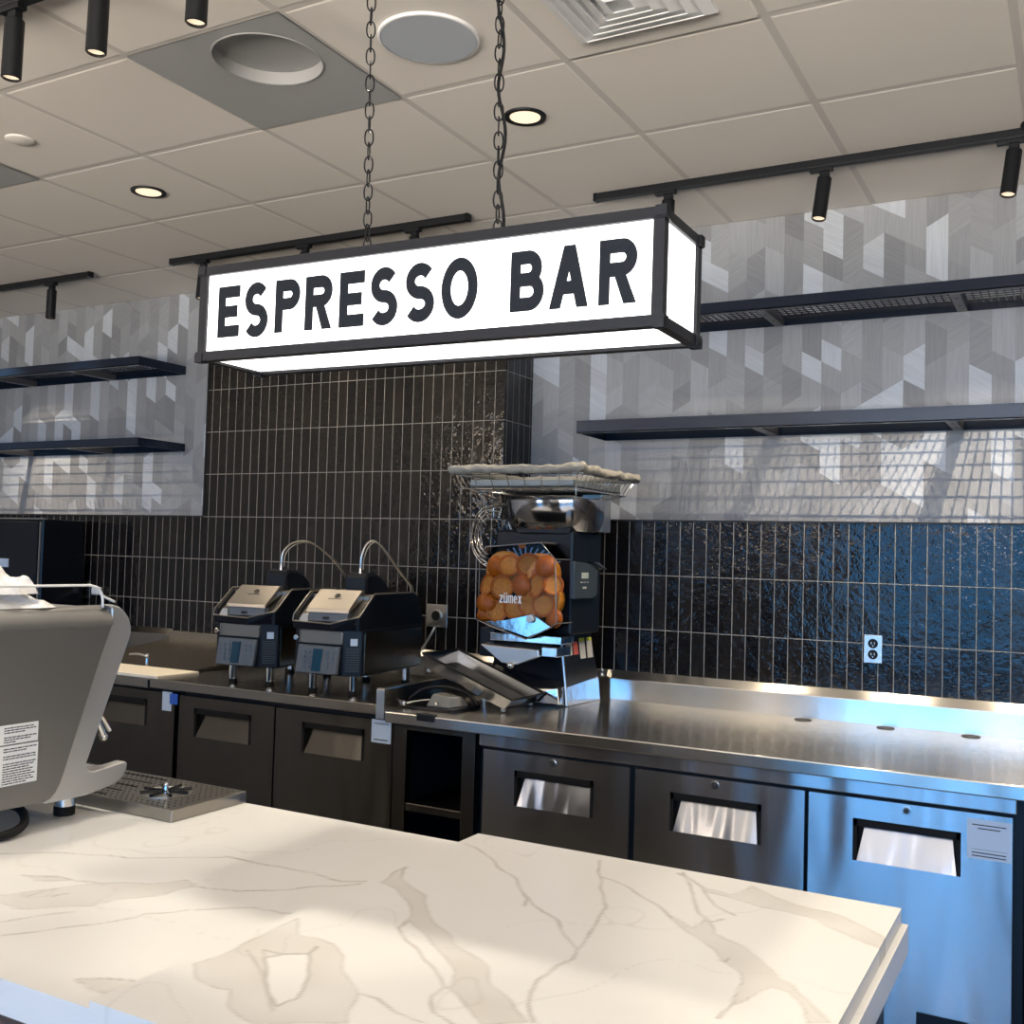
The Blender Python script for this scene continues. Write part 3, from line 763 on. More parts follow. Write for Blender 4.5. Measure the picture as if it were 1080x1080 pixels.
# ------------------------------------------------------------------ cabinets
def door(x0, x1, z0, z1, m, hx0, hx1, hz0, hz1, parent, y=3.33, lock=None, th=.03):
    b = B()
    b.box((x0, y, z0), (hx0, y+th, z1)); b.box((hx1, y, z0), (x1, y+th, z1)); b.box((hx0, y, z0), (hx1, y+th, hz0)); b.box((hx0, y, hz1), (hx1, y+th, z1))
    bmesh.ops.remove_doubles(b.bm, verts=b.bm.verts, dist=1e-5)
    d = b.obj('door', m, parent)
    b = B(); b.box((hx0-.001, y+.0305, hz0), (hx1+.001, y+.034, hz1))
    b.box((hx0, y-.001, hz1-.022), (hx1, y+.03, hz1)); b.box((hx0, y-.001, hz0), (hx0+.012, y+.03, hz1)); b.box((hx1-.012, y-.001, hz0), (hx1, y+.03, hz1))
    o = b.obj('handle_recess', 'black_rubber', d)
    b = B(); b.prism([(hx0+.012, y-.0005, hz0), (hx1-.012, y-.0005, hz0), (hx1-.026, y+.030, hz1-.024), (hx0+.030, y+.030, hz1-.024)], (0, .003, 0))
    b.obj('grip_plate', 'steel_plate' if m == 'steel' else m, d)
    if lock:
        o = B().cyl((lock, y+.001, hz1+.042), (lock, y-.004, hz1+.042), .013, 24).obj('lock', 'chrome', d, .001, smooth=True)
        B().cyl((lock, y-.004, hz1+.042), (lock, y-.0055, hz1+.042), .008, 16).obj('keyhole', 'ink', o)
    return d

fr = thing('undercounter_fridge', 'three door stainless fridge under the right worktop, bright and bluish at its right end', 'fridge', (-1.05, 3.33, ZF+.1))
B().box((-1.948, 3.366, ZF+.10), (-.150, 4.18, ZT-.044)).obj('cabinet_body', 'cabinet_dark', fr, .003)
B().box((-1.934, 3.325, -.695), (-.168, 3.366, -.651)).obj('top_rail', 'steel', fr, .003)
for xx in (-1.85, -.25):
    for yy in (3.45, 4.1): B().cyl((xx, yy, ZF), (xx, yy, ZF+.10), .022, 14).obj('foot', 'satin', fr)
for x0, x1, hx0, hx1, lk in ((-1.917, -1.346, -1.787, -1.478, -1.636), (-1.326, -.763, -1.201, -.897, -1.050), (-.750, -.179, -.617, -.314, -.464)):
    d = door(x0, x1, ZF+.14, -.706, 'steel', hx0, hx1, -.893, -.767, fr, lock=lk)
    if lk == -.464:
        o = B().box((-.298, 3.3285, -.834), (-.181, 3.330, -.722)).obj('sticker', 'palepaper', d)
        b = B()
        for k, (a, c) in enumerate(((-.285, -.195), (-.27, -.21), (-.285, -.195), (-.285, -.195))): b.box((a, 3.3280, (-.737, -.747, -.816, -.825)[k]-.0015), (c, 3.3286, (-.737, -.747, -.816, -.825)[k]+.0015))
        b.box((-.287, 3.3280, -.807), (-.192, 3.3286, -.806)); b.obj('print', 'ink', o)
        B().box((-.43, 3.3275, -1.36), (-.29, 3.330, -1.302)).obj('name_plate', 'cabinet_dark', d)
fr2 = thing('undercounter_fridge', 'stainless fridge just showing at the right edge beside the three door one', 'fridge', (.2, 3.33, ZF+.1))
B().box((-.14, 3.366, ZF+.10), (.60, 4.18, ZT-.044)).obj('cabinet_body', 'cabinet_dark', fr2, .003)
B().box((-.135, 3.325, -.695), (.595, 3.366, -.651)).obj('top_rail', 'steel', fr2, .003)
door(-.135, .44, ZF+.14, -.706, 'steel', .0, .30, -.893, -.767, fr2)
for xx in (-.05, .5):
    for yy in (3.45, 4.1): B().cyl((xx, yy, ZF), (xx, yy, ZF+.10), .022, 14).obj('foot', 'satin', fr2)

lf = thing('undercounter_fridge', 'darker two door fridge below the two sandwich presses', 'fridge', (-2.95, 3.33, ZF+.1))
B().box((-3.446, 3.362, ZF+.10), (-2.315, 4.18, ZT2-.044)).obj('cabinet_body', 'cabinet_dark', lf, .003)
for xx in (-3.4, -2.42):
    for yy in (3.45, 4.1): B().cyl((xx, yy, ZF), (xx, yy, ZF+.10), .022, 14).obj('foot', 'satin', lf)
door(-3.444, -2.908, ZF+.14, -.648, 'steel_dark', -3.355, -3.032, -.817, -.695, lf)
d = door(-2.900, -2.320, ZF+.14, -.650, 'steel_dark', -2.761, -2.452, -.815, -.693, lf)
o = B().box((-2.418, 3.3285, -.736), (-2.327, 3.330, -.648)).obj('sticker', 'palepaper', d)
B().box((-2.405, 3.3280, -.664), (-2.34, 3.3286, -.661)).box((-2.405, 3.3280, -.726), (-2.34, 3.3286, -.722)).obj('print', 'ink', o)
lf2 = thing('undercounter_fridge', 'dark fridge behind the espresso machine under the sink unit', 'fridge', (-4.1, 3.33, ZF+.1))
B().box((-4.72, 3.362, ZF+.10), (-3.452, 4.18, ZT2-.05)).obj('cabinet_body', 'cabinet_dark', lf2, .003)
d = door(-4.09, -3.472, ZF+.14, -.645, 'steel_dark', -3.955, -3.640, -.80, -.683, lf2)
door(-4.70, -4.10, ZF+.14, -.645, 'steel_dark', -4.56, -4.245, -.80, -.683, lf2)
o = B().box((-3.545, 3.3270, -.722), (-3.490, 3.330, -.640)).obj('sticker', 'palepaper', d)
B().box((-3.500, 3.3262, -.690), (-3.452, 3.3268, -.645)).obj('blue_tag', 'blue_label', o)
for xx in (-4.6, -3.6):
    for yy in (3.45, 4.1): B().cyl((xx, yy, ZF), (xx, yy, ZF+.10), .022, 14).obj('foot', 'satin', lf2)
lf3 = thing('undercounter_fridge', 'far left dark cabinet under the left worktop, hidden by the espresso machine', 'fridge', (-5.4, 3.33, ZF+.1))
B().box((-6.6, 3.34, ZF+.0), (-4.73, 4.18, ZT2-.044)).obj('cabinet_body', 'steel_dark', lf3, .003)

oc = thing('open_cabinet', 'narrow open steel cabinet with a black inside and one shelf, between the fridges', 'cabinet', (-2.12, 3.33, ZF))
b = B()
for (a, c) in (((-2.312, 3.325, ZF+.1), (-2.252, 3.36, ZT-.044)), ((-2.006, 3.325, ZF+.1), (-1.950, 3.36, ZT-.044)), ((-2.252, 3.325, -.673), (-2.006, 3.36, ZT-.044)), ((-2.252, 3.325, ZF+.1), (-2.006, 3.36, ZF+.16))): b.box(a, c)
b.obj('face_frame', 'steel_dark', oc, .002)
b = B()
b.box((-2.31, 3.36, ZF+.1), (-2.30, 4.18, ZT-.05)); b.box((-1.962, 3.36, ZF+.1), (-1.952, 4.18, ZT-.05)); b.box((-2.30, 4.17, ZF+.1), (-1.962, 4.18, ZT-.05)); b.box((-2.30, 3.36, ZF+.1), (-1.962, 4.17, ZF+.12)); b.box((-2.30, 3.36, ZT-.06), (-1.962, 4.17, ZT-.05))
b.obj('carcass', 'cabinet_dark', oc)
B().box((-2.252, 3.33, -.975), (-2.006, 4.1, -.946)).obj('shelf', 'steel_dark', oc, .002)
for xx in (-2.27, -1.99):
    for yy in (3.42, 4.1): B().cyl((xx, yy, ZF), (xx, yy, ZF+.10), .018, 12).obj('foot', 'satin', oc)

# ------------------------------------------------------------------ quartz bar
VU={"lines":[[[-1.073,1.799],[-1.037,1.783],[-0.986,1.742],[-0.937,1.703],[-0.884,1.657],[-0.837,1.607],[-0.798,1.558],[-0.735,1.508],[-0.69,1.459],[-0.65,1.417],[-0.633,1.381],[-0.643,1.322],[-0.645,1.29],[-0.631,1.249],[-0.594,1.173]],[[-0.805,1.85],[-0.757,1.757],[-0.731,1.691],[-0.692,1.617],[-0.669,1.536],[-0.654,1.464],[-0.65,1.417]],[[-0.827,1.119],[-0.798,1.121],[-0.762,1.111],[-0.708,1.094]],[[-0.738,1.194],[-0.74,1.168],[-0.709,1.131],[-0.673,1.113]],[[-0.647,1.865],[-0.606,1.793],[-0.572,1.714],[-0.519,1.635],[-0.506,1.659]],[[-0.651,1.855],[-0.588,1.799],[-0.541,1.718],[-0.496,1.692]],[[-0.46,1.485],[-0.449,1.484],[-0.446,1.502]],[[-0.757,1.757],[-0.726,1.745],[-0.686,1.721],[-0.627,1.672],[-0.579,1.622]],[[-0.837,1.607],[-0.815,1.575],[-0.806,1.542]],[[-0.395,1.348],[-0.396,1.305]],[[-1.009,1.146],[-1.027,1.176],[-0.991,1.169],[-0.96,1.185],[-0.967,1.214]],[[-1.047,1.162],[-0.993,1.115],[-0.916,1.055],[-0.88,1.029]],[[-0.915,1.379],[-0.91,1.343],[-0.872,1.308],[-0.809,1.263],[-0.755,1.22],[-0.737,1.198]]],"bands":[[[-0.627,1.672],[-0.582,1.63],[-0.537,1.603],[-0.528,1.645],[-0.496,1.596],[-0.448,1.566],[-0.41,1.526],[-0.371,1.471],[-0.345,1.465],[-0.311,1.415],[-0.278,1.367],[-0.296,1.352],[-0.31,1.389],[-0.338,1.436],[-0.363,1.438],[-0.373,1.417],[-0.395,1.348],[-0.409,1.431],[-0.424,1.464],[-0.451,1.482],[-0.473,1.524],[-0.52,1.57],[-0.574,1.609]],[[-0.643,1.854],[-0.577,1.794],[-0.531,1.788],[-0.521,1.857],[-0.461,1.817],[-0.398,1.801],[-0.349,1.784],[-0.305,1.756],[-0.271,1.724],[-0.251,1.668],[-0.265,1.672],[-0.31,1.689],[-0.347,1.718],[-0.384,1.74],[-0.427,1.754],[-0.475,1.761],[-0.527,1.773],[-0.57,1.774]],[[-1.067,1.075],[-1.068,1.207],[-1.073,1.295],[-1.017,1.24],[-0.991,1.243],[-0.955,1.236],[-0.913,1.208],[-0.867,1.159],[-0.827,1.119],[-0.775,1.049],[-0.875,0.985],[-0.915,1.0],[-0.942,1.012],[-0.97,1.038],[-0.99,1.036],[-1.027,1.048]],[[-1.075,1.509],[-1.08,1.612],[-1.053,1.543],[-0.971,1.5],[-0.923,1.436],[-0.856,1.379],[-0.788,1.331],[-0.727,1.288],[-0.684,1.239],[-0.639,1.209],[-0.598,1.17],[-0.644,1.132],[-0.669,1.157],[-0.711,1.187],[-0.737,1.198],[-0.731,1.206],[-0.748,1.247],[-0.789,1.288],[-0.851,1.335],[-0.915,1.379],[-0.91,1.343],[-0.927,1.397],[-0.974,1.457],[-1.03,1.496]]],"holes":[[[-1.009,1.146],[-0.991,1.169],[-0.96,1.185],[-0.915,1.139],[-0.877,1.07],[-0.886,1.041],[-0.916,1.055],[-0.964,1.096]]]}
VL={"lines":[[[-1.459,1.551],[-1.389,1.546],[-1.298,1.557],[-1.247,1.557],[-1.183,1.552],[-1.125,1.579]],[[-1.383,1.379],[-1.297,1.405],[-1.226,1.472],[-1.157,1.537],[-1.125,1.579]],[[-1.293,1.291],[-1.239,1.344],[-1.204,1.367],[-1.159,1.363],[-1.123,1.382]],[[-1.677,1.259],[-1.626,1.287],[-1.562,1.291],[-1.52,1.312]],[[-1.498,1.092],[-1.456,1.156],[-1.443,1.18]],[[-1.444,1.054],[-1.399,1.112],[-1.363,1.171],[-1.339,1.212],[-1.335,1.241],[-1.301,1.286]],[[-1.826,1.323],[-1.724,1.393],[-1.654,1.426],[-1.607,1.435],[-1.456,1.546]],[[-1.218,1.001],[-1.182,1.028],[-1.127,1.056]],[[-1.135,0.967],[-1.126,0.994],[-1.121,1.033],[-1.127,1.056]],[[-1.121,1.033],[-1.077,0.998],[-1.033,0.967]],[[-1.534,1.211],[-1.524,1.235]],[[-1.527,1.308],[-1.505,1.31]],[[-1.568,1.194],[-1.569,1.223],[-1.563,1.239]]],"bands":[[[-1.61,1.171],[-1.582,1.227],[-1.547,1.269],[-1.52,1.312],[-1.459,1.354],[-1.419,1.4],[-1.379,1.388],[-1.393,1.317],[-1.429,1.263],[-1.448,1.216],[-1.472,1.183],[-1.507,1.155],[-1.535,1.142],[-1.577,1.147]],[[-1.218,1.001],[-1.182,1.028],[-1.127,1.056],[-1.121,1.033],[-1.146,0.996],[-1.171,0.987]],[[-1.677,1.259],[-1.626,1.287],[-1.562,1.291],[-1.52,1.312],[-1.57,1.291],[-1.629,1.258]]],"holes":[]}
def seg_dist(p, a, b):
    ax, ay = a; bx, by = b; dx, dy = bx-ax, by-ay; l = dx*dx+dy*dy
    t = 0 if l == 0 else max(0, min(1, ((p[0]-ax)*dx+(p[1]-ay)*dy)/l))
    return math.hypot(p[0]-ax-t*dx, p[1]-ay-t*dy)
def inside(p, P):
    c = False; n = len(P)
    for i in range(n):
        a, b = P[i], P[i-1]
        if (a[1] > p[1]) != (b[1] > p[1]) and p[0] < (b[0]-a[0])*(p[1]-a[1])/(b[1]-a[1])+a[0]: c = not c
    return c
def slab(name, x0, x1, y0, y1, z0, z1, D, step, label, m='quartz', apron=0.):
    nx, ny = int((x1-x0)/step), int((y1-y0)/step)
    col = [[None]*(ny+1) for _ in range(nx+1)]
    lines = [(L, min(q[0] for q in L)-.03, max(q[0] for q in L)+.03, min(q[1] for q in L)-.03, max(q[1] for q in L)+.03) for L in D['lines']]
    bands = [(L, min(q[0] for q in L)-.03, max(q[0] for q in L)+.03, min(q[1] for q in L)-.03, max(q[1] for q in L)+.03) for L in D['bands']]
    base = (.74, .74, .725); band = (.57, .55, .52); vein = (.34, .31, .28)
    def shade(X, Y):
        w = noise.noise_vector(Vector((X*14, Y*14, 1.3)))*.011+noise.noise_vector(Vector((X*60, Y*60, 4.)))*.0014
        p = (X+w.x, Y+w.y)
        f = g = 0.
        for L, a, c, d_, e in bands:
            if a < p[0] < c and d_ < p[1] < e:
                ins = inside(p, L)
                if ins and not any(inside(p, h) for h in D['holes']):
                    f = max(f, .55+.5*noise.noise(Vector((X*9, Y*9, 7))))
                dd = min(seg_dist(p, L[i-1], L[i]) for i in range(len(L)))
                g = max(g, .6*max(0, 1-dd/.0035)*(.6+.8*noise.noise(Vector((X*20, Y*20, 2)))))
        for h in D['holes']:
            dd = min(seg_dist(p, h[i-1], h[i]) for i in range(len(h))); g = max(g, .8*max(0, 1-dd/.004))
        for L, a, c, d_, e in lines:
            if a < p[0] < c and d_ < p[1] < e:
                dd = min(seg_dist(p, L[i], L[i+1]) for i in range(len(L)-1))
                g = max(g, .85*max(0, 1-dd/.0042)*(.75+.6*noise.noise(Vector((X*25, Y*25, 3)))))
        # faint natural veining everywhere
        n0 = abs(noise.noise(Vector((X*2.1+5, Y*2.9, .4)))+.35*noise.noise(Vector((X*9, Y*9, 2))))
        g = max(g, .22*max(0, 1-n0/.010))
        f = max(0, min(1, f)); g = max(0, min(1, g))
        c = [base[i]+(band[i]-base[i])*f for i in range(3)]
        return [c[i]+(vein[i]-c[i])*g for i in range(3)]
    bm = bmesh.new(); lay = bm.loops.layers.float_color.new('vein')
    def lin(c): return (*[max(0, v) for v in c], 1)
    V = [[bm.verts.new((x0+(x1-x0)*i/nx, y0+(y1-y0)*j/ny, z1)) for j in range(ny+1)] for i in range(nx+1)]
    for i in range(nx+1):
        for j in range(ny+1): col[i][j] = lin(shade(V[i][j].co.x, V[i][j].co.y))
    for i in range(nx):
        for j in range(ny):
            f = bm.faces.new([V[i][j], V[i+1][j], V[i+1][j+1], V[i][j+1]])
            for l, (a, c) in zip(f.loops, ((i, j), (i+1, j), (i+1, j+1), (i, j+1))): l[lay] = col[a][c]
    # sides: the vein colours of the edge run down
    def side(ring, cols):
        low = [bm.verts.new((v.co.x, v.co.y, z0)) for v in ring]
        for k in range(len(ring)-1):
            f = bm.faces.new([ring[k], ring[k+1], low[k+1], low[k]])
            for l, c in zip(f.loops, (cols[k], cols[k+1], cols[k+1], cols[k])): l[lay] = c
        return low
    a = side([V[i][0] for i in range(nx+1)], [col[i][0] for i in range(nx+1)])
    side([V[i][ny] for i in range(nx, -1, -1)], [col[i][ny] for i in range(nx, -1, -1)])
    side([V[nx][j] for j in range(ny+1)], [col[nx][j] for j in range(ny+1)])
    side([V[0][j] for j in range(ny, -1, -1)], [col[0][j] for j in range(ny, -1, -1)])
    f = bm.faces.new([bm.verts.new(q) for q in ((x0, y0, z0), (x0, y1, z0), (x1, y1, z0), (x1, y0, z0))])
    for l in f.loops: l[lay] = lin(base)
    bmesh.ops.remove_doubles(bm, verts=bm.verts, dist=1e-5)
    bmesh.ops.recalc_face_normals(bm, faces=bm.faces)
    me = bpy.data.meshes.new(name); bm.to_mesh(me); bm.free(); me.materials.append(M[m])
    o = bpy.data.objects.new(name, me); C.objects.link(o); WL[o.name] = (0, 0, 0)
    return tag(o, label, 'countertop')
ZQ, ZU = -.60, -.572
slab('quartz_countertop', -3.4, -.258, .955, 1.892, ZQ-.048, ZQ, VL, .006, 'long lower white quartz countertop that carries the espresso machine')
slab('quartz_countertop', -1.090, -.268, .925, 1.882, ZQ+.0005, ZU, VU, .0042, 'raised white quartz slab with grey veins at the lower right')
bar = thing('bar_counter', 'dark bar counter body with brown wood panel below the white quartz', 'counter', (-1.8, 1.4, ZF))
B().box((-3.38, 1.0, ZF), (-1.42, 1.86, ZQ-.049)).obj('body', 'cabinet_dark', bar, .004)  # stops short, an unseen gap made so window light reflects in the fridge doors
B().box((-.345, 1.0, ZF), (-.29, 1.86, ZQ-.049)).obj('end_panel', 'cabinet_dark', bar, .003)
B().box((-1.42, 1.0, ZQ-.075), (-.345, 1.86, ZQ-.049)).obj('underside_board', 'cabinet_dark', bar, .002)
B().box((-3.38, .975, ZF+.1), (-1.16, .999, ZQ-.049)).obj('wood_panel', 'wood_dark', bar, .003)
# ------------------------------------------------------------------ espresso machine (side on, its working side towards the aisle)
MX, MW = -1.90, .74
em = thing('espresso_machine', 'large silver grey espresso machine seen side on, on the left end of the quartz counter', 'espresso machine', (MX-MW/2, 1.4, ZQ))
outer = [(1.05, -.142), (1.631, -.136), (1.648, -.141), (1.662, -.151), (1.675, -.166), (1.683, -.187), (1.6835, -.200), (1.680, -.214), (1.582, -.466), (1.5765, -.480), (1.579, -.489), (1.586, -.4955), (1.598, -.4985), (1.672, -.491), (1.684, -.4905), (1.689, -.496), (1.687, -.508), (1.681, -.520), (1.671, -.530), (1.655, -.537), (1.581, -.5475), (1.479, -.547), (1.05, -.540)]
inner = [(1.05, -.150), (1.628, -.1445), (1.628, -.165), (1.622, -.19), (1.600, -.245), (1.515, -.490), (1.508, -.508), (1.498, -.525), (1.486, -.536), (1.470, -.541), (1.05, -.533)]
def face_prism(name, prof, x, d, m, parent, bev=.004):
    b = B(); b.prism([(x, y, z) for y, z in prof], (d, 0, 0)); return b.obj(name, m, parent, bev, seg=3)
frame_band = [(1.612, -.1365)]+outer[1:-1]+[q_ for q_ in inner[1:-1]][::-1]
for xa in (MX-.030, MX-MW): face_prism('side_frame', frame_band, xa, .030, 'machine_frame', em)
flat = [(1.05, -.180), (1.6255, -.180)]+inner[3:]
for xa in (MX-.030, MX-MW-.005): face_prism('side_panel', flat, xa, .035, 'machine_side', em, .002)
for sx_, xa in ((1, MX-.035), (-1, MX-MW+.035)):
    b = B(); b.prism([(xa-sx_*.02, 1.05, -.180)]+[(xa+sx_*.040*math.cos(PI/2*k/8), 1.05, -.180+.041*math.sin(PI/2*k/8)) for k in range(9)]+[(xa-sx_*.02, 1.05, -.139)], (0, .577, 0)); b.obj('rounded_top_edge', 'machine_side', em, smooth=True)
face_prism('body', [(1.07, -.15), (1.60, -.145), (1.655, -.19), (1.60, -.32), (1.50, -.33), (1.50, -.47), (1.44, -.53), (1.07, -.53)], MX-MW+.02, MW-.04, 'machine_side', em)
b = B(); b.box((MX-MW+.02, 1.49, -.528), (MX-.022, 1.660, -.503)); b.obj('drip_tray', 'machine_frame', em, .003)
b = B()
for k in range(24): b.box((MX-MW+.03+k*.0285, 1.50, -.503), (MX-MW+.036+k*.0285, 1.655, -.499))
b.obj('drip_grate', 'chrome', em)
B().box((MX-MW+.03, 1.07, -.150), (MX-.03, 1.60, -.141)).obj('cup_tray', 'satin', em, .003)
b = B(); b.tube([(MX-.012, 1.06, -.092), (MX-.012, 1.575, -.0925), (MX-.012, 1.594, -.097), (MX-.012, 1.606, -.109), (MX-.012, 1.610, -.125), (MX-.012, 1.611, -.142)], .0028, 8); b.obj('cup_rail', 'white_paper', em, smooth=True)
b = B(); b.tube([(MX-MW+.02, 1.06, -.092), (MX-MW+.02, 1.59, -.0925), (MX-MW+.02, 1.611, -.142)], .0028, 8); b.obj('cup_rail', 'white_paper', em, smooth=True)
for x in (MX-.075, MX-MW+.075):
    for y in (1.16, 1.585):
        f = B().cyl((x, y, ZQ+.020), (x, y, -.535), .0215, 28).obj('foot', 'chrome', em, .001, smooth=True)
        B().cyl((x, y, ZQ), (x, y, ZQ+.021), .0225, 28).obj('rubber_pad', 'black_rubber', f, .002, smooth=True)
for x in (MX-.17, MX-.37, MX-.57):
    g = B().lathe((x, 1.56, -.40), [(.036, -.02), (.040, 0), (.040, .05), (.03, .075)], 28).obj('group_head', 'chrome', em, smooth=True)
    h_ = B(); h_.cyl((x, 1.575, -.412), (x, 1.70, -.448), .0105, 14, .014); h_.obj('portafilter_handle', 'black_gloss', g, smooth=True)
    B().lathe((x, 1.56, -.435), [(.030, 0), (.036, .02), (.036, .035)], 24).obj('filter_basket', 'chrome', g, smooth=True)
# steam wands nearest the viewer
b = B(); b.tube([(MX-.05, 1.612, -.335), (MX-.05, 1.630, -.375), (MX-.05, 1.655, -.425), (MX-.05, 1.661, -.436)], .0085, 10, smooth=4); b.ball((MX-.05, 1.662, -.438), .0095); b.obj('steam_wand', 'chrome', em, smooth=True)
b = B(); b.tube([(MX-.07, 1.60, -.33), (MX-.07, 1.65, -.37), (MX-.07, 1.695, -.430)], .005, 8, smooth=4); b.obj('water_tube', 'chrome', em, smooth=True)
# printed warning labels on the side panel
for (y0, y1, z0, z1, rows) in ((1.355, 1.4465, -.4085, -.3695, (.9, .95, .55, 0, .98, .8, .35)), (1.355, 1.4480, -.4915, -.4115, (.95, .7, 0, 1., .93, 0, .9, .95, .8, .9, .75, .95, .85, .9, .7))):
    st = B().box((MX+.0062, y0, z0), (MX+.0072, y1, z1)).obj('warning_label', 'white_paper', em)
    b = B(); n = len(rows)
    for k, f in enumerate(rows):
        if not f: continue
        z = z1-.004-(z1-z0-.006)*(k+.5)/n; y = y0+.014; r = random.Random(k*7+n)
        while y < y0+.012+(y1-y0-.017)*f:
            w = r.uniform(.003, .010); e = min(y+w, y1-.004)
            b.box((MX+.0071, y, z-.0011), (MX+.0076, e, z+.0011)); y += w+.0016
    b.obj('print', 'ink', st)
# loose hose under the machine
tag(B().tube([(MX-.02, 1.30, ZQ+.012), (MX+.01, 1.375, ZQ+.012), (MX-.005, 1.432, ZQ+.022), (MX-.05, 1.45, ZQ+.045), (MX-.12, 1.43, ZQ+.05)], .009, 10, smooth=8).obj('rubber_hose', 'black_rubber', smooth=True), 'black rubber hose looping out from under the espresso machine', 'hose')

# crumpled plastic lying on the machine
def crumple(name, y0, y1, x0, x1, zf, amp, label, seed, n=46):
    b = B(); V = []
    for i in range(n+1):
        row = []
        for j in range(n+1):
            u, v = i/n, j/n; y = y0+(y1-y0)*u; x = x0+(x1-x0)*v
            q = Vector((x*16, y*16, seed)); d = noise.noise(q)+.5*noise.noise(q*2.3)+.25*abs(noise.noise(q*5))
            edge = min(1, min(u, 1-u, v, 1-v)*6)
            row.append(b.v((x+.02*noise.noise(q+Vector((9, 0, 0))), y+.02*noise.noise(q+Vector((0, 9, 0))), zf+amp*(.45+abs(d)*.8)*edge**.6)))
        V.append(row)
    for i in range(n):
        for j in range(n): b.bm.faces.new([V[i][j], V[i+1][j], V[i+1][j+1], V[i][j+1]])
    return tag(b.obj(name, 'plastic_bag', smooth=False), label, 'plastic wrap')
crumple('plastic_wrap', 1.16, 1.500, -2.50, -1.925, -.139, .055, 'crumpled clear plastic wrap lying on top of the espresso machine, the lower layer', 3.)
crumple('plastic_wrap', 1.15, 1.462, -2.35, -1.932, -.110, .085, 'white folded plastic bag with a curled end on top of the other plastic wrap', 11.)

# pitcher rinser / drip tray box
rt = thing('rinser_tray', 'low steel drip tray with a round black pitcher rinser, right of the espresso machine', 'drip tray', (-2.1, 1.78, ZQ))
B().box((-2.50, 1.665, ZQ), (-1.732, 1.895, ZQ+.027)).obj('tray_box', 'steel_top_dark2', rt, .002)
b = B()
for k in range(5):
    y = 1.685+k*.045; b.box((-2.48, y, ZQ+.027), (-1.965, y+.004, ZQ+.0285))
b.obj('groove', 'steel_dark', rt)
b = B()
for i in range(44):
    for j in range(12):
        x = -2.47+i*.0166; y = 1.678+j*.018
        if (x+1.868)**2+(y-1.776)**2 > .072**2: b.lathe((x, y, ZQ+.0268), [(.0018, 0), (.0018, .0018)], 6)
b.obj('drain_holes', 'ink', rt)['kind'] = 'stuff'
B().lathe((-1.868, 1.776, ZQ+.0272), [(.0, .0), (.056, 0), (.060, .0015), (.060, .0005)], 40, caps=False).obj('basin', 'satin', rt, smooth=True)
b = B()
for k in range(8):
    a = 2*PI*k/8+.2; u = Vector((math.cos(a), math.sin(a), 0)); c = Vector((-1.868, 1.776, ZQ+.032))
    b.cyl(c+u*.008, c+u*.058, .0034, 8, .0042)
b.obj('rinser_spokes', 'black_gloss', rt, smooth=True)
B().cyl((-1.868, 1.776, ZQ+.028), (-1.868, 1.776, ZQ+.044), .007, 14, .005).ball((-1.868, 1.776, ZQ+.045), .006).obj('spray_nozzle', 'chrome', rt, smooth=True)

# tall black appliance at far left
t = thing('black_appliance', 'tall black cabinet with a thin bright edge at the left border of the photo', 'appliance', (-5.6, 4.0, ZT2))
B().box((-6.1, 3.905, ZT2), (-5.142, 4.19, .128)).obj('housing', 'black_gloss', t, .006)
B().box((-6.09, 3.899, ZT2+.02), (-5.185, 3.905, .110)).obj('front_panel', 'cabinet_dark', t, .002)
B().box((-6.1, 3.902, .126), (-5.142, 3.93, .1315)).box((-5.168, 3.897, ZT2+.02), (-5.163, 3.905, .110)).obj('edge_trim', 'satin', t)
B().box((-5.60, 3.896, -.152), (-5.425, 3.899, -.103)).obj('label_plate', 'palepaper', t)

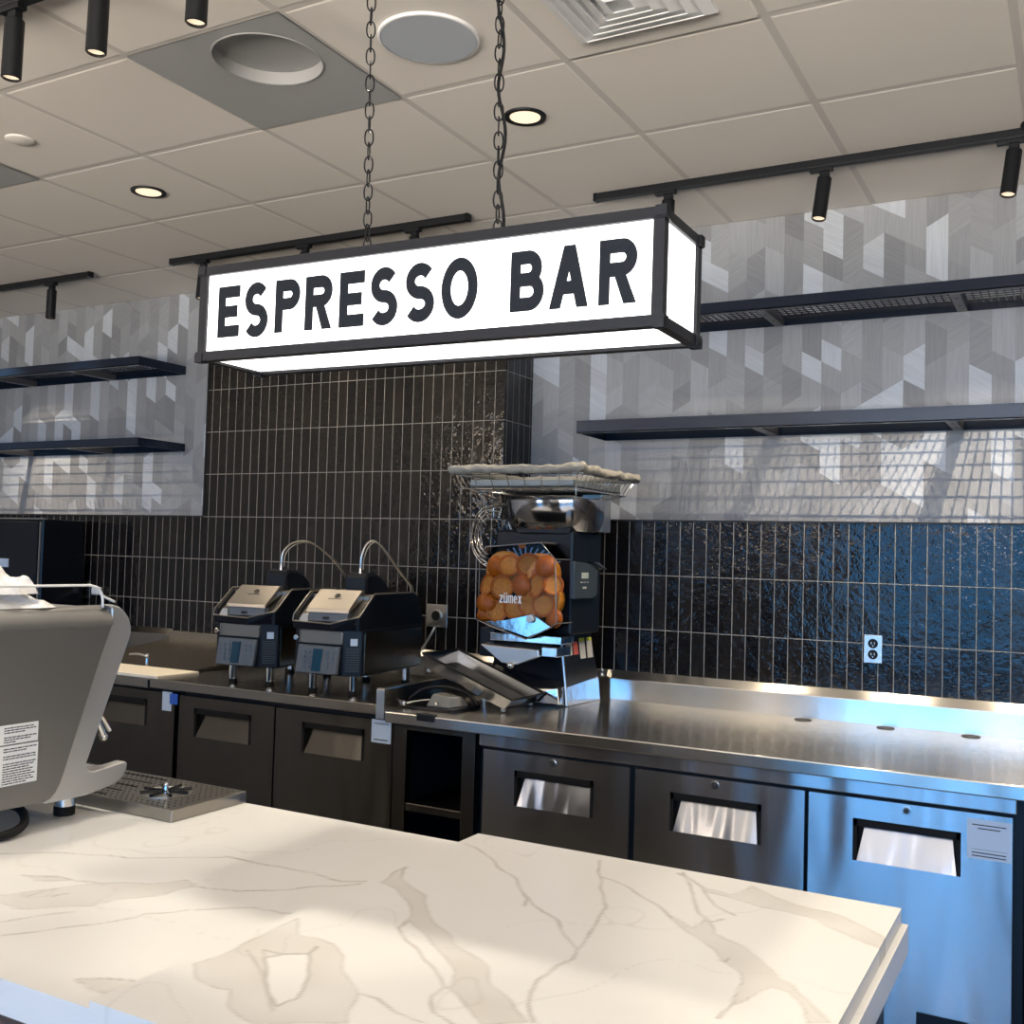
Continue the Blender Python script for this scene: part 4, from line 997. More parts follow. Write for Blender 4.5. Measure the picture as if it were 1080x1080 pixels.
# ------------------------------------------------------------------ sandwich presses
def press(ox, oy, label, cord):
    T = Matrix.Translation((ox, oy, ZT2)) @ Matrix.Rotation(math.radians(7), 4, 'Z')
    t = thing('sandwich_press', label, 'sandwich press', (ox+.15, oy+.28, ZT2), 'sandwich presses on the left worktop')
    def N(): b = B(); b.T = T; return b
    W, D = .300, .575
    for x, y in ((.066, .05), (.285-.03, .05), (.06, .50), (.26, .50)):
        b = N(); b.cyl((x, y, .017), (x, y, .082), .0175, 20); f = b.obj('foot', 'chrome', t, .001, smooth=True)
        b = N(); b.cyl((x, y, 0), (x, y, .018), .0185, 20); b.obj('foot_pad', 'black_rubber', f, .001, smooth=True)
    # lower body with chamfered front right corner
    b = N(); b.prism([(.0, .012, .078), (.235, .0, .078), (W, .035, .078), (W, D-.01, .078), (.0, D-.01, .078)], (0, 0, .188)); b.obj('lower_body', 'press_black', t, .004)
    for xx in (W, -.0035):
        b = N(); b.box((xx, .05, .085), (xx+.0035, D-.02, .250)); b.obj('side_panel', 'bronze_steel', t, .001)
    # upper shell: black sides that follow the lid line
    prof = [(-.002, .262), (-.004, .318), (.022, .334), (.060, .365), (.115, .405), (.470, .405), (.512, .388), (D, .262)]
    b = N(); b.prism([(.0, y, z) for y, z in prof], (.012, 0, 0)); b.prism([(W-.012, y, z) for y, z in prof], (.016, 0, 0)); b.prism([(.012, .46, .262), (.012, .46, .400), (.012, .505, .386), (.012, D, .262)], (W-.024, 0, 0)); b.obj('upper_shell', 'press_black', t, .003)
    # front apron with a pointed lip
    b = N(); A = [(-.004, .262), (.185, .262), (W+.004, .262)]
    b.rings([[(-.003, -.004, .262), (.19, -.026, .262), (W+.003, .02, .262), (W, .06, .262), (.0, .06, .262)], [(-.006, -.008, .290), (.185, -.030, .286), (W+.004, .0, .318), (W, .06, .318), (.0, .06, .318)]]); b.obj('front_apron', 'press_black', t, .002)
    # lid trough and top deck
    b = N()
    b.prism([(.010, .0, .290), (.010, .022, .312), (.010, .115, .380), (.010, .115, .398), (.010, .47, .402), (.010, .47, .385), (.010, .13, .37), (.010, .03, .290)], (W-.02, 0, 0)); b.obj('lid_deck', 'press_lid', t, .002)
    b = N(); b.tube([(.0, -.006, .322), (-.004, -.008, .292), (.185, -.031, .288), (W+.004, -.002, .320), (W+.004, .022, .337), (W+.004, .062, .370), (W+.004, .115, .409), (W+.004, .468, .409), (W+.003, .505, .395)], .0032, 6)
    b.tube([(.0, -.004, .322), (-.002, .115, .409), (-.002, .46, .409)], .0028, 6); b.obj('edge_trim', 'press_lid', t, smooth=True)
    # raised sloping badge plate
    b = N(); b.prism([(.055, -.004, .330), (.055, .0, .346), (.055, .100, .421), (.055, .125, .421), (.055, .125, .39)], (.198, 0, 0)); p = b.obj('badge_plate', 'press_lid', t, .002)
    c = Vector((0, .100, .075)).normalized(); nrm = Vector((0, -.075, .1)).normalized(); O_ = Vector((.16, .066, .3965))+nrm*.0012
    b = N(); b.tube([O_+Vector((1, 0, 0))*.011*math.cos(a)+c*.011*math.sin(a) for a in [2*PI*k/20 for k in range(20)]], .0016, 5, True)
    b.tube([O_+Vector((-.006, 0, 0))+c*.0, O_+Vector((0, 0, 0))+c*.004, O_+Vector((.006, 0, 0))-c*.003], .0014, 5)
    b.tube([O_-c*.020+Vector((-.035, 0, 0)), O_-c*.020+Vector((.028, 0, 0))], .0010, 5); b.obj('emblem', 'ink', p)
    b = N(); b.prism([(.062, -.002, .292), (.062, .004, .330), (.062, .03, .330), (.062, .03, .292)], (.185, 0, 0)); b.obj('lid_front', 'keypad', t, .002)
    b = N(); b.box((.135, -.007, .304), (.146, .0, .314)); b.box((.150, -.007, .304), (.161, .0, .314)); b.obj('latch_button', 'ink', t, .001)
    b = N(); b.prism([(.028, -.012, .293), (.070, -.012, .293), (.062, -.006, .322), (.040, -.006, .322)], (0, .003, 0)); b.obj('hot_surface_label', 'white_grey', t)
    # front panel
    b = N(); b.prism([(.030, -.006, .206), (.232, -.012, .206), (.236, -.012, .256), (.036, -.006, .258)], (0, .012, 0)); o = b.obj('display_window', 'grey_screen', t, .002)
    b = N(); b.tube([(.030, -.009, .205), (.036, -.009, .258)], .0022, 5); b.tube([(.232, -.015, .206), (.236, -.015, .256)], .0022, 5); b.obj('window_trim', 'chrome', o)
    b = N(); b.prism([(.018, -.014, .084), (.214, -.020, .084), (.224, -.016, .196), (.028, -.010, .198)], (0, .02, 0)); o = b.obj('control_panel', 'keypad', t, .004)
    b = N(); b.prism([(.096, -.0185, .094), (.138, -.0200, .094), (.148, -.0175, .184), (.104, -.0160, .184)], (0, .002, 0)); b.obj('touch_display', 'screen', o)
    b = N()
    for xk in (.055, .080, .163, .188):
        for zk in (.105, .125, .145, .165):
            b.box((xk, -.0195, zk), (xk+.012, -.016, zk+.010))
    b.obj('key_marks', 'blue_grey_ink', o)
    b = N(); b.cyl((.016, .006, .224), (.016, -.014, .224), .011, 20); b.obj('power_knob', 'chrome', t, .002, smooth=True)
    b = N()
    for k in range(11): z = .098+k*.009; b.prism([(.246, -.001, z), (.292, .027, z), (.292, .027, z+.004), (.246, -.001, z+.004)], (.0015, -.003, 0))
    b.obj('vent_slats', 'keypad_dark', t)
    b = N(); b.prism([(.262, .006, .202), (.286, .0205, .202), (.286, .0205, .230), (.262, .006, .230)], (.0015, -.003, 0)); b.obj('square_sticker', 'palepaper', t)
    # black dome at the rear of the lid
    b = N(); R = []
    for y, hw, z1 in ((.205, .046, .470), (.215, .054, .486), (.25, .056, .492), (.30, .056, .488), (.35, .054, .472), (.40, .048, .445), (.43, .040, .415)):
        R.append([(.160-hw, y, .400), (.160+hw, y, .400), (.160+hw, y, z1-.014), (.160+hw*.82, y, z1), (.160-hw*.82, y, z1), (.160-hw, y, z1-.014)])
    b.rings(R); b.obj('rear_dome', 'press_black', t, .004)
    b = N(); b.cyl((.165, .235, .488), (.165, .235, .512), .0085, 14, .006); b.ball((.165, .235, .514), .007); cp = b.obj('cord_clamp', 'chrome', t, smooth=True)
    b = N(); b.tube(cord, .0042, 8, smooth=6); b.obj('braided_cord', 'tin', t, smooth=True)
    b = N(); b.tube([(p_[0]+.006, p_[1]+.012, p_[2]-.006) for p_ in cord], .0022, 6, smooth=6); b.obj('thin_cord', 'tin', t, smooth=True)
    return t
M['white_grey'] = mat('pale_grey_label', (.5, .5, .48), .5)
M['blue_grey_ink'] = mat('blue_grey_marks', (.09, .13, .18), .5)
M['keypad_dark'] = mat('dark_slats', (.03, .04, .05), .5)
press(-2.845, 3.36, 'right one of the two black and steel sandwich presses, next to the outlet',
      [(.165, .235, .510), (.167, .236, .560), (.180, .250, .610), (.200, .275, .628), (.222, .315, .600), (.262, .40, .500), (.288, .455, .440), (.290, .465, .405)])
press(-3.292, 3.37, 'left one of the two black and steel sandwich presses, next to the sink unit',
      [(.165, .235, .510), (.170, .240, .570), (.200, .275, .612), (.245, .34, .615), (.300, .44, .545), (.335, .52, .450), (.335, .535, .415), (.325, .54, .395)])

# ------------------------------------------------------------------ orange juicer
jx0, jx1 = -2.20, -1.80
ju = thing('orange_juicer', 'tall black and steel orange juicer full of squeezed orange halves, on the right worktop', 'juicer', (-1.98, 3.95, ZT))
# flared base: polished band below, black side with stickers
b = B(); b.hexa([(-2.235, 3.850, ZT), (-1.835, 3.858, ZT), (-1.818, 4.145, ZT), (-2.235, 4.145, ZT), (-2.222, 3.848, -.530), (-1.842, 3.855, -.528), (-1.826, 4.138, -.505), (-2.222, 4.138, -.505)]); b.obj('base_band', 'mirror_steel', ju, .003)
b = B(); b.hexa([(-2.222, 3.90, -.529), (-1.843, 3.860, -.529), (-1.828, 4.134, -.506), (-2.222, 4.134, -.506), (-2.19, 3.90, -.31), (-1.871, 3.860, -.318), (-1.861, 4.120, -.312), (-2.19, 4.120, -.31)]); bs = b.obj('base_body', 'press_black', ju, .004)
b = B(); b.tube([(-1.837, 3.852, ZT+.005), (-1.843, 3.850, -.53), (-1.871, 3.852, -.318)], .0055, 8); b.obj('corner_trim', 'satin', ju, smooth=True)
def side_pt(y, z):   # point on the sloping right side of the base
    f = (z+.529)/.211; x0 = -1.843+(y-3.86)*.054; return (x0-.030*f+.0015, y, z)
for (y0, y1, z0, z1, m_) in ((3.885, 3.935, -.405, -.352, 'white_grey'), (3.945, 3.985, -.405, -.352, 'ink_red'), (4.000, 4.048, -.425, -.340, 'white_grey'), (4.065, 4.112, -.425, -.340, 'white_grey')):
    b = B(); b.prism([side_pt(y0, z0), side_pt(y1, z0), side_pt(y1, z1), side_pt(y0, z1)], (.001, 0, 0)); s0 = b.obj('side_sticker', m_, bs)
    if m_ == 'white_grey' and y0 > 3.99:
        b = B(); b.prism([side_pt(y0, z1-.014), side_pt(y1, z1-.014), side_pt(y1, z1), side_pt(y0, z1)], (.0018, 0, 0)); b.obj('sticker_band', 'yellowgreen', s0)
b = B(); b.ball((-1.815, 4.15, -.500), .010).ball((-1.815, 4.15, -.480), .008); b.obj('side_knob', 'chrome', ju, smooth=True)
# ramp inside the base opening
b = B(); b.hexa([(-2.20, 3.81, -.60), (-1.86, 3.81, -.60), (-1.86, 3.90, -.60), (-2.20, 3.90, -.60), (-2.20, 3.82, -.555), (-1.86, 3.82, -.555), (-1.875, 3.93, -.430), (-2.20, 3.93, -.430)]); b.obj('ramp', 'press_black', ju, .003)
b = B(); b.hexa([(-2.10, 3.80, -.590), (-1.845, 3.80, -.595), (-1.845, 3.85, -.60), (-2.1, 3.85, -.60), (-2.05, 3.81, -.545), (-1.86, 3.81, -.530), (-1.85, 3.85, -.53), (-2.05, 3.85, -.535)]); b.obj('ramp_lip', 'mirror_steel', ju, .003)
# column behind the window
b = B(); b.box((-2.16, 3.80, -.315), (-1.80, 4.08, .105)); b.obj('main_housing', 'press_black', ju, .012)
b = B(); b.prism([(-1.80, 3.765, -.018), (-1.80, 3.955, -.030), (-1.80, 4.00, -.055), (-1.80, 4.00, -.15), (-1.80, 3.96, -.168), (-1.80, 3.772, -.168)], (.022, 0, 0)); cb = b.obj('control_box', 'keypad_blue', ju, .004)
B().box((-1.779, 3.835, -.087), (-1.7765, 3.900, -.063)).obj('lcd', 'lcd', cb)
b = B()
for k in range(3): b.box((-1.779, 3.83+k*.028, -.104), (-1.7765, 3.846+k*.028, -.100))
b.box((-1.779, 3.848, -.128), (-1.7765, 3.884, -.120)); b.obj('button_marks', 'white_grey', cb)
b = B(); b.prism([(-1.80, 3.93, -.02), (-1.80, 4.06, -.05), (-1.80, 3.98, -.022)], (.035, 0, 0)); b.obj('hinge_flap', 'satin', cb)
# polished hood under the basket
R = []
for z, kx, ky in ((.100, .178, .125), (.112, .186, .132), (.150, .196, .150), (.225, .205, .165), (.235, .205, .165)):
    ring = []
    for k in range(40):
        a = 2*PI*k/40; c_, s2 = math.cos(a), math.sin(a)
        ring.append((-1.945+kx*math.copysign(abs(c_)**.75, c_), 3.93+ky*math.copysign(abs(s2)**.75, s2), z))
    R.append(ring)
B().rings(R).obj('feed_hood', 'mirror_steel', ju, .003, smooth=True)
b = B(); b.hexa([(-2.05, 3.80, .085), (-1.83, 3.80, .085), (-1.83, 4.05, .085), (-2.05, 4.05, .085), (-2.07, 3.80, .112), (-1.81, 3.80, .112), (-1.81, 4.07, .112), (-2.07, 4.07, .112)]); b.obj('neck', 'press_black', ju, .003)
b = B(); b.box((-1.86, 4.0, .105), (-1.77, 4.10, .30)); b.obj('basket_post', 'satin', ju, .004)
# clear window shell around the squeezing chamber
front = [(-2.175, -.262), (-2.178, -.020), (-2.135, .030), (-1.885, .052), (-1.820, -.012), (-1.808, -.262), (-1.845, -.285), (-1.940, -.332), (-2.10, -.290)]
b = B(); ya, yb = 3.680, 3.800
fv = [b.v((x, ya, z)) for x, z in front]; bv = [b.v((x+.010*(1 if x > -2 else 0), yb, z)) for x, z in front]
b.bm.faces.new(fv)
for k in range(len(front)): b.bm.faces.new([fv[k], fv[(k+1) % len(front)], bv[(k+1) % len(front)], bv[k]])
cw = b.obj('clear_window', 'clear', ju)
md = cw.modifiers.new('thick', 'SOLIDIFY'); md.thickness = .003
b = B(); b.tube([(x, ya-.001, z) for x, z in front], .0024, 6, True); b.tube([(front[3][0], ya, front[3][1]), (front[3][0]+.01, yb, front[3][1])], .0022, 6); b.tube([(front[4][0], ya, front[4][1]), (front[4][0]+.01, yb, front[4][1])], .0022, 6); b.tube([(front[5][0], ya, front[5][1]), (front[5][0]+.01, yb, front[5][1])], .0022, 6); b.obj('window_edge', 'edge_grey', cw, smooth=True)
# brand lettering on the window
x = -2.063; b = B()
for ch, w in (('z', .0165), ('u', .0165), ('m', .0235), ('e', .016), ('x', .0175)):
    letters_mesh(b, glyph(ch, w, .031, .0052), Vector((x, ya-.0045, -.192)), Vector((1, 0, -.03)), Vector((0, 0, 1)), Vector((0, -1, 0)), .0008); 
    if ch == 'u': b.box((x+.001, ya-.0053, -.157), (x+.0055, ya-.0045, -.152)); b.box((x+.0105, ya-.0053, -.157), (x+.015, ya-.0045, -.152))
    x += w+.0028
b.obj('window_lettering', 'white_paper', cw)
# drums, pressing cups and chutes inside
for (cx, cz, rr) in ((-2.085, -.065, .080), (-1.925, -.075, .085), (-1.890, -.175, .070)):
    d = B().cyl((cx, 3.735, cz), (cx, 3.785, cz), rr, 40).obj('squeezing_drum', 'drum_amber', ju, .006, smooth=True)
    B().cyl((cx, 3.728, cz), (cx, 3.737, cz), rr*.28, 24).obj('drum_hub', 'orange', d, .002, smooth=True)
b = B()
for k in range(15):
    a = math.radians(20+k*10); c = Vector((-2.0, 3.77, -.05)); u = Vector((math.cos(a)*1.25, 0, math.sin(a)*.62))
    b.cyl(c+u*.07, c+u*.135, .0028, 6)
b.obj('peel_comb', 'blue_clear', ju)
b = B(); b.prism([(-2.17, 3.70, -.275), (-1.945, 3.70, -.325), (-1.835, 3.70, -.282), (-1.925, 3.70, -.232), (-2.05, 3.70, -.262)], (0, .09, 0)); b.obj('juice_chute', 'mirror_steel', ju, .002)
B().cyl((-1.930, 3.698, -.252), (-1.930, 3.684, -.252), .0155, 28).obj('locking_knob', 'white_paper', ju, .003, smooth=True)
b = B(); b.box((-2.14, 3.74, -.350), (-1.815, 3.86, -.318)); b.obj('lower_tray', 'mirror_steel', ju, .003)
b = B(); b.prism([(-2.160, 3.70, -.366), (-1.895, 3.70, -.372), (-1.890, 3.70, -.398), (-1.990, 3.70, -.438), (-2.060, 3.70, -.434)], (0, .14, .01)); b.obj('spout_plate', 'satin', ju, .004)
b = B(); b.box((-1.885, 3.71, -.398), (-1.818, 3.84, -.360)); b.obj('spout_block', 'mirror_steel', ju, .003)
B().ball((-2.012, 3.690, -.440), .0165, (1, .9, .85)).cyl((-2.012, 3.70, -.44), (-2.012, 3.73, -.425), .008, 12).obj('tap_ball', 'chrome', ju, smooth=True)
B().box((-2.20, 3.76, -.42), (-2.13, 3.95, -.30)).obj('side_block', 'press_black', ju, .006)
# curved wire chute on the left
cc = Vector((-2.215, 3.90, .080)); b = B()
for rr, dy in ((.125, 0), (.125, .05), (.108, -.018), (.092, -.02), (.076, -.02), (.125, .09)):
    b.tube([cc+Vector((rr*math.cos(math.radians(a)), dy, rr*math.sin(math.radians(a))*1.12)) for a in range(70, 262, 8)], .0024, 6)
for a in range(72, 262, 21):
    u = Vector((math.cos(math.radians(a)), 0, math.sin(math.radians(a))*1.12))
    b.tube([cc+u*.070+Vector((0, -.018, 0)), cc+u*.106+Vector((0, -.018, 0)), cc+u*.126, cc+u*.126+Vector((0, .09, 0))], .0019, 5)
for k in range(7): b.tube([cc+Vector((.03+k*.012, -.02, .128)), cc+Vector((.045+k*.010, .02, .06)), cc+Vector((.07+k*.006, .03, -.01))], .0019, 5)
b.obj('wire_chute', 'chrome', ju, smooth=True)
# feed basket
bx0, bx1, by0, by1 = -2.250, -1.690, 3.60, 4.165
b = B()
def rect(z, i, r): b.tube([(bx0+i, by0+i, z), (bx1-i, by0+i, z), (bx1-i, by1-i, z), (bx0+i, by1-i, z)], r, 6, True)
rect(.326, .0, .0035); rect(.318, .004, .002); rect(.262, .03, .003)
for k in range(15):
    f = k/14; x = bx0+.004+(bx1-bx0-.008)*f
    if k % 2 == 0: b.tube([(x, by0+.002, .326), (bx0+.03+(bx1-bx0-.06)*f, by0+.03, .262), (bx0+.03+(bx1-bx0-.06)*f, by1-.03, .262), (x, by1-.002, .326)], .0019, 5)
    y = by0+.004+(by1-by0-.008)*f
    b.tube([(bx0+.002, y, .326), (bx0+.03, by0+.03+(by1-by0-.06)*f, .262), (bx1-.03, by0+.03+(by1-by0-.06)*f, .262), (bx1-.002, y, .326)], .0019, 5)
b.tube([(bx1-.02, by0+.02, .275), (bx1-.02, by0+.02, .232), (bx1-.30, by0+.02, .232)], .0028, 6); b.tube([(bx0+.05, by0+.03, .262), (bx0+.16, by0+.07, .222), (bx1-.03, by0+.04, .222)], .0028, 6)
b.tube([(bx1-.01, by1-.15, .262), (-1.79, 3.85, .222)], .0035, 6); b.tube([(bx1-.03, by1-.05, .262), (-1.79, 3.95, .222)], .0035, 6)
bk = b.obj('wire_basket', 'chrome', ju, smooth=True)
B().box((bx0+.05, by0+.045, .272), (bx1-.045, by1-.05, .300)).obj('basket_tray', 'tray_clear', bk, .006)
# foam wrap over the rim of the basket
b = B(); rr = random.Random(5)
R_ = [(bx0-.004, by0, .336)]+[(bx0+(bx1-bx0)*k/9, by0-.003+rr.uniform(-.004, .003), .336+rr.uniform(-.002, .004)) for k in range(1, 9)]+[(bx1+.004, by0-.002, .342), (bx1+.006, by0+.02, .345)]+[(bx1+.004+rr.uniform(-.003, .003), by0+(by1-by0)*k/9, .337+rr.uniform(-.003, .004)) for k in range(1, 9)]+[(bx1+.004, by1, .336)]+[(bx1+(bx0-bx1)*k/7, by1, .336) for k in range(1, 7)]+[(bx0-.002, by1, .336), (bx0-.004, (by0+by1)/2, .336)]
b.tube(R_, .0175, 12, True, 5)
for v_ in b.bm.verts: q_ = v_.co*38; v_.co += Vector((noise.noise(q_), noise.noise(q_+Vector((5, 5, 5))), noise.noise(q_+Vector((9, 2, 7)))))*.0065
fo = b.obj('foam_wrap', 'foam', smooth=True); tag(fo, 'grey foam wrapping around the rim of the wire basket on top of the juicer', 'foam wrap')

# squeezed orange halves behind the clear window
og = 'orange halves inside the juicer'
def half(x, y, z, r, rot, label):
    t = thing('orange_half', label, 'orange', (x, y, z), og)
    T = Matrix.Translation((x, y, z)) @ Matrix.Rotation(rot[0], 4, 'X') @ Matrix.Rotation(rot[1], 4, 'Y')
    prof = [(r*math.sin(a), -r*.72*math.cos(a)+r*.2) for a in [PI/2*k/7 for k in range(1, 8)]]
    b = B(); b.T = T; b.lathe((0, 0, 0), [(.001, -r*.52)]+prof+[(r*.86, r*.20), (r*.7, r*.06), (.002, -.1*r)], 24); b.obj('peel', 'orange', t, smooth=True)
    b = B(); b.T = T; b.lathe((0, 0, 0), [(r*.90, r*.19), (r*.72, r*.10), (r*.15, r*.02), (.002, r*.02)], 24, caps=False); b.obj('pith', 'orange_pith', t, smooth=True)
spots = [(-2.115, -.055, .034, 'top left, behind the first drum'), (-2.045, -.045, .033, 'top, between the drums'), (-1.965, -.035, .036, 'top right of the pile'), (-1.885, -.040, .033, 'top right corner by the window edge'),
         (-2.145, -.125, .033, 'left edge at mid height, pale side out'), (-2.075, -.130, .035, 'above the white lettering'), (-1.995, -.125, .036, 'in the middle of the pile'), (-1.915, -.120, .036, 'right of the middle'), (-1.850, -.115, .030, 'right edge at mid height'),
         (-2.145, -.200, .034, 'lower left by the lettering'), (-1.955, -.195, .036, 'below the middle, right of the lettering'), (-1.885, -.195, .034, 'lower right'), (-1.845, -.245, .028, 'bottom right corner'),
         (-2.095, -.230, .032, 'bottom left under the lettering'), (-2.020, -.215, .033, 'bottom centre under the lettering'), (-2.155, -.252, .022, 'bottom left corner, smallest')]
for k, (x, z, r, lab) in enumerate(spots):
    a = random.Random(k)
    half(x, 3.718 if k % 2 else 3.728, z, r*1.42, (PI/2+a.uniform(-.5, .5) if k % 3 else -PI/2+a.uniform(-.4, .4), a.uniform(-.6, .6)), 'squeezed orange half in the juicer, '+lab)
half(-2.005, 3.745, .036, .016, (.4, .3), 'small bit of orange caught at the top rim of the juicer window')

# ------------------------------------------------------------------ tilted steel bin in front of the juicer
tb = thing('peel_bin', 'open rectangular steel bin with a black rim, tilted in front of the juicer', 'bin', (-1.94, 3.53, ZT))
TT = Matrix.Translation((-1.938, 3.525, ZT+.012)) @ Matrix.Rotation(math.radians(20.0), 4, 'Y')
L_, W_, D_ = .425, .265, .050
b = B(); b.T = TT; w = .0025
b.hexa([(-L_+.02, .01, 0), (-.01, .01, 0), (-.01, W_-.01, 0), (-L_+.02, W_-.01, 0), (-L_+.02, .01, .002), (-.01, .01, .002), (-.01, W_-.01, .002), (-L_+.02, W_-.01, .002)])
for P_ in (((-L_+.02, .01), (-.01, .01), (-L_, 0), (.012, 0)), ((-L_+.02, W_-.01), (-.01, W_-.01), (-L_, W_), (.012, W_))):
    (a1, a2, c1, c2_) = P_; s3 = 1 if a1[1] > .1 else -1
    b.hexa([(a1[0], a1[1], 0), (a2[0], a2[1], 0), (a2[0], a2[1]+s3*w, 0), (a1[0], a1[1]+s3*w, 0), (c1[0], c1[1], D_), (c2_[0], c2_[1], D_), (c2_[0], c2_[1]+s3*w, D_), (c1[0], c1[1]+s3*w, D_)])
b.hexa([(-.01, .01, 0), (-.01, W_-.01, 0), (-.01-w, W_-.01, 0), (-.01-w, .01, 0), (.012, 0, D_), (.012, W_, D_), (.012-w, W_, D_), (.012-w, 0, D_)])
b.hexa([(-L_+.02, .01, 0), (-L_+.02, W_-.01, 0), (-L_+.02+w, W_-.01, 0), (-L_+.02+w, .01, 0), (-L_, 0, D_), (-L_, W_, D_), (-L_+w, W_, D_), (-L_+w, 0, D_)])
b.obj('pan', 'bin_steel', tb, .001)
b = B(); b.T = TT; b.tube([(-L_, 0, D_), (.012, 0, D_), (.012, W_, D_), (-L_, W_, D_)], .0048, 8, True); b.obj('rim', 'black_rubber', tb, smooth=True)
for (x, y) in ((-.02, .02), (-L_+.04, .02), (-.02, W_-.02), (-L_+.04, W_-.02)):
    b = B(); b.T = TT; b.cyl((x, y, -.013), (x, y, .001), .009, 14); b.obj('rubber_foot', 'white_grey', tb, .002, smooth=True)

# small black and chrome part on the worktop below the bin
dv = thing('machine_part', 'small black and chrome loose machine part lying under the raised end of the steel bin', 'machine part', (-2.17, 3.50, ZT))
B().box((-2.29, 3.40, ZT), (-2.09, 3.60, ZT+.014)).obj('base', 'black_gloss', dv, .004)
b = B(); b.rings([[(-2.235, 3.425, ZT+.014), (-2.13, 3.425, ZT+.014), (-2.11, 3.54, ZT+.014), (-2.235, 3.54, ZT+.014)], [(-2.215, 3.44, ZT+.062), (-2.14, 3.445, ZT+.055), (-2.13, 3.52, ZT+.05), (-2.215, 3.52, ZT+.062)]]); b.obj('smoked_cover', 'smoke', dv, .005)
B().tube([(-2.33, 3.45, ZT+.030), (-2.28, 3.47, ZT+.070), (-2.20, 3.50, ZT+.083), (-2.12, 3.53, ZT+.065), (-2.08, 3.55, ZT+.02)], .006, 8, smooth=5).obj('curved_handle', 'black_gloss', dv, smooth=True)
B().tube([(-2.325, 3.42, ZT+.018), (-2.27, 3.45, ZT+.030), (-2.22, 3.47, ZT+.035)], .0045, 8, smooth=4).ball((-2.33, 3.415, ZT+.018), .011).obj('lever', 'chrome', dv, smooth=True)
B().cyl((-2.185, 3.432, ZT+.030), (-2.185, 3.420, ZT+.028), .006, 12).obj('screw', 'chrome', dv, smooth=True)

# ------------------------------------------------------------------ light
w = bpy.data.worlds.new('World'); S.world = w; w.use_nodes = True
nt = w.node_tree; bg = nt.nodes['Background']
tc = nt.nodes.new('ShaderNodeTexCoord'); sx = nt.nodes.new('ShaderNodeSeparateXYZ'); nt.links.new(tc.outputs['Generated'], sx.inputs[0])
cr = nt.nodes.new('ShaderNodeValToRGB'); mr = nt.nodes.new('ShaderNodeMapRange'); mr.inputs['From Min'].default_value = -1; mr.inputs['From Max'].default_value = 1
nt.links.new(sx.outputs[2], mr.inputs['Value']); nt.links.new(mr.outputs['Result'], cr.inputs['Fac']); nt.links.new(cr.outputs['Color'], bg.inputs['Color'])
e = cr.color_ramp.elements; e[0].position = .385; e[0].color = (4.1, 3.7, 3.2, 1); e[1].position = .66; e[1].color = (.08, .38, .85, 1)
x = e.new(.44); x.color = (.17, .32, .48, 1); x = e.new(.49); x.color = (.09, .38, .82, 1); x = e.new(.54); x.color = (.11, .50, 1.12, 1)
bg.inputs['Strength'].default_value = SKY

def area(name, loc, rot, sx_, sy_, power, col, portal=False):
    l = bpy.data.lights.new(name, 'AREA'); l.shape = 'RECTANGLE'; l.size = sx_; l.size_y = sy_; l.energy = power; l.color = col
    if portal: l.cycles.is_portal = True
    o = bpy.data.objects.new(name, l); o.location = loc; o.rotation_euler = rot; C.objects.link(o); return o
zc_ = (ZF+.12+ZC-.12)/2; zh_ = (ZC-.12)-(ZF+.12)
for a, c in FW: area('daylight_portal', ((a+c)/2, YB-.06, zc_), (PI/2, 0, 0), c-a, zh_, 1, (1, 1, 1), True)
for a, c in RW: area('daylight_portal', (XR+.06, (a+c)/2, zc_), (PI/2, 0, PI/2), c-a, zh_, 1, (1, 1, 1), True)

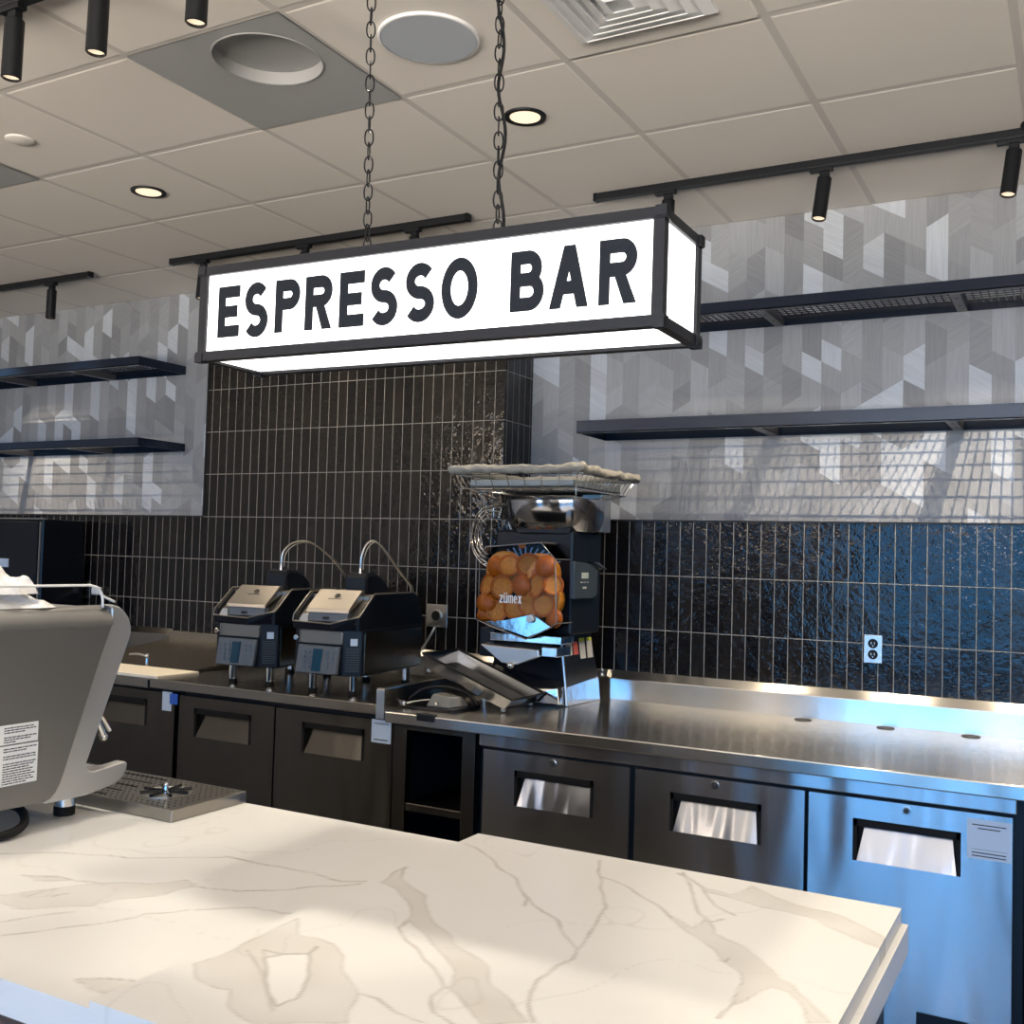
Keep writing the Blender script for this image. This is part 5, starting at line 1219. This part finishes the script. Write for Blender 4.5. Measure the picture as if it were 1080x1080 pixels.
def spot(p, d, power, col, size, blend=.6, rad=.006):
    l = bpy.data.lights.new('lamp', 'SPOT'); l.energy = power; l.color = col; l.spot_size = math.radians(size); l.spot_blend = blend; l.shadow_soft_size = rad
    o = bpy.data.objects.new('lamp', l); o.location = p; o.rotation_euler = Vector(d).to_track_quat('-Z', 'Y').to_euler(); C.objects.link(o)
WARM = (1., .82, .60)
for (p, d), k in zip(BK, (.75, 1.6, .3, .25, .35, .3, .3, .8, .4)): spot(p, d, P_BACK*k, WARM, 120, 1., .003)
for p, d in FR: spot(p, d, P_FRONT, (1., .89, .72), 52, .25, .02)
for cx, cy in DL: spot((cx, cy, ZC-.012), (0, 0, -1), P_DOWN, WARM, 110, 1., .05)
for i, j in ((-3, 1), (6, 1), (6, -4), (3, -4), (0, -4), (-3, -4), (9, -4), (3, -7), (0, -7), (6, -7)):   # the same recessed lights further into the room
    cx, cy = -3.8406+(i+.5)*.61, 2.207+(j+.5)*.61
    if abs(cx) < 7: spot((cx, cy, ZC-.012), (0, 0, -1), P_DOWN, WARM, 120, 1., .05)

for x, y in ((-5.2, -2.2), (-2.9, -2.4), (-.6, -2.2), (1.7, -2.4), (-4.6, .2), (2.6, .6)):      # unseen warm fill lights added to brighten the ceiling
    l = bpy.data.lights.new('fill_lamp', 'POINT'); l.energy = P_FILL; l.color = (1., .80, .60); l.shadow_soft_size = .12
    o = bpy.data.objects.new('fill_lamp', l); o.location = (x, y, .75); C.objects.link(o)

# ------------------------------------------------------------------ camera
cam = bpy.data.cameras.new('camera'); cam.sensor_width = 36; cam.sensor_fit = 'HORIZONTAL'; cam.lens = 1105.58/1080*36; cam.clip_start = .02
co = bpy.data.objects.new('camera', cam); C.objects.link(co)
rt_ = Vector((.8768963, .47983925, .02841071)); dn = Vector((.00525494, .04953203, -.99875871)); fw = Vector((-.48065087, .87595712, .04091293))
co.matrix_world = Matrix((rt_, -dn, -fw)).transposed().to_4x4()
S.camera = co
for o in list(S.objects):
    if o.parent is None: o.location.z += H
S.view_settings.view_transform = 'Standard'; S.view_settings.look = 'None'; S.view_settings.exposure = EXPO; S.view_settings.gamma = 1; S.view_settings.use_curve_mapping = False
S.cycles.max_bounces = 10; S.cycles.diffuse_bounces = 4; S.cycles.glossy_bounces = 5; S.cycles.transmission_bounces = 8; S.cycles.caustics_reflective = False; S.cycles.caustics_refractive = False
S.cycles.sample_clamp_indirect = 4.; S.cycles.use_denoising = True
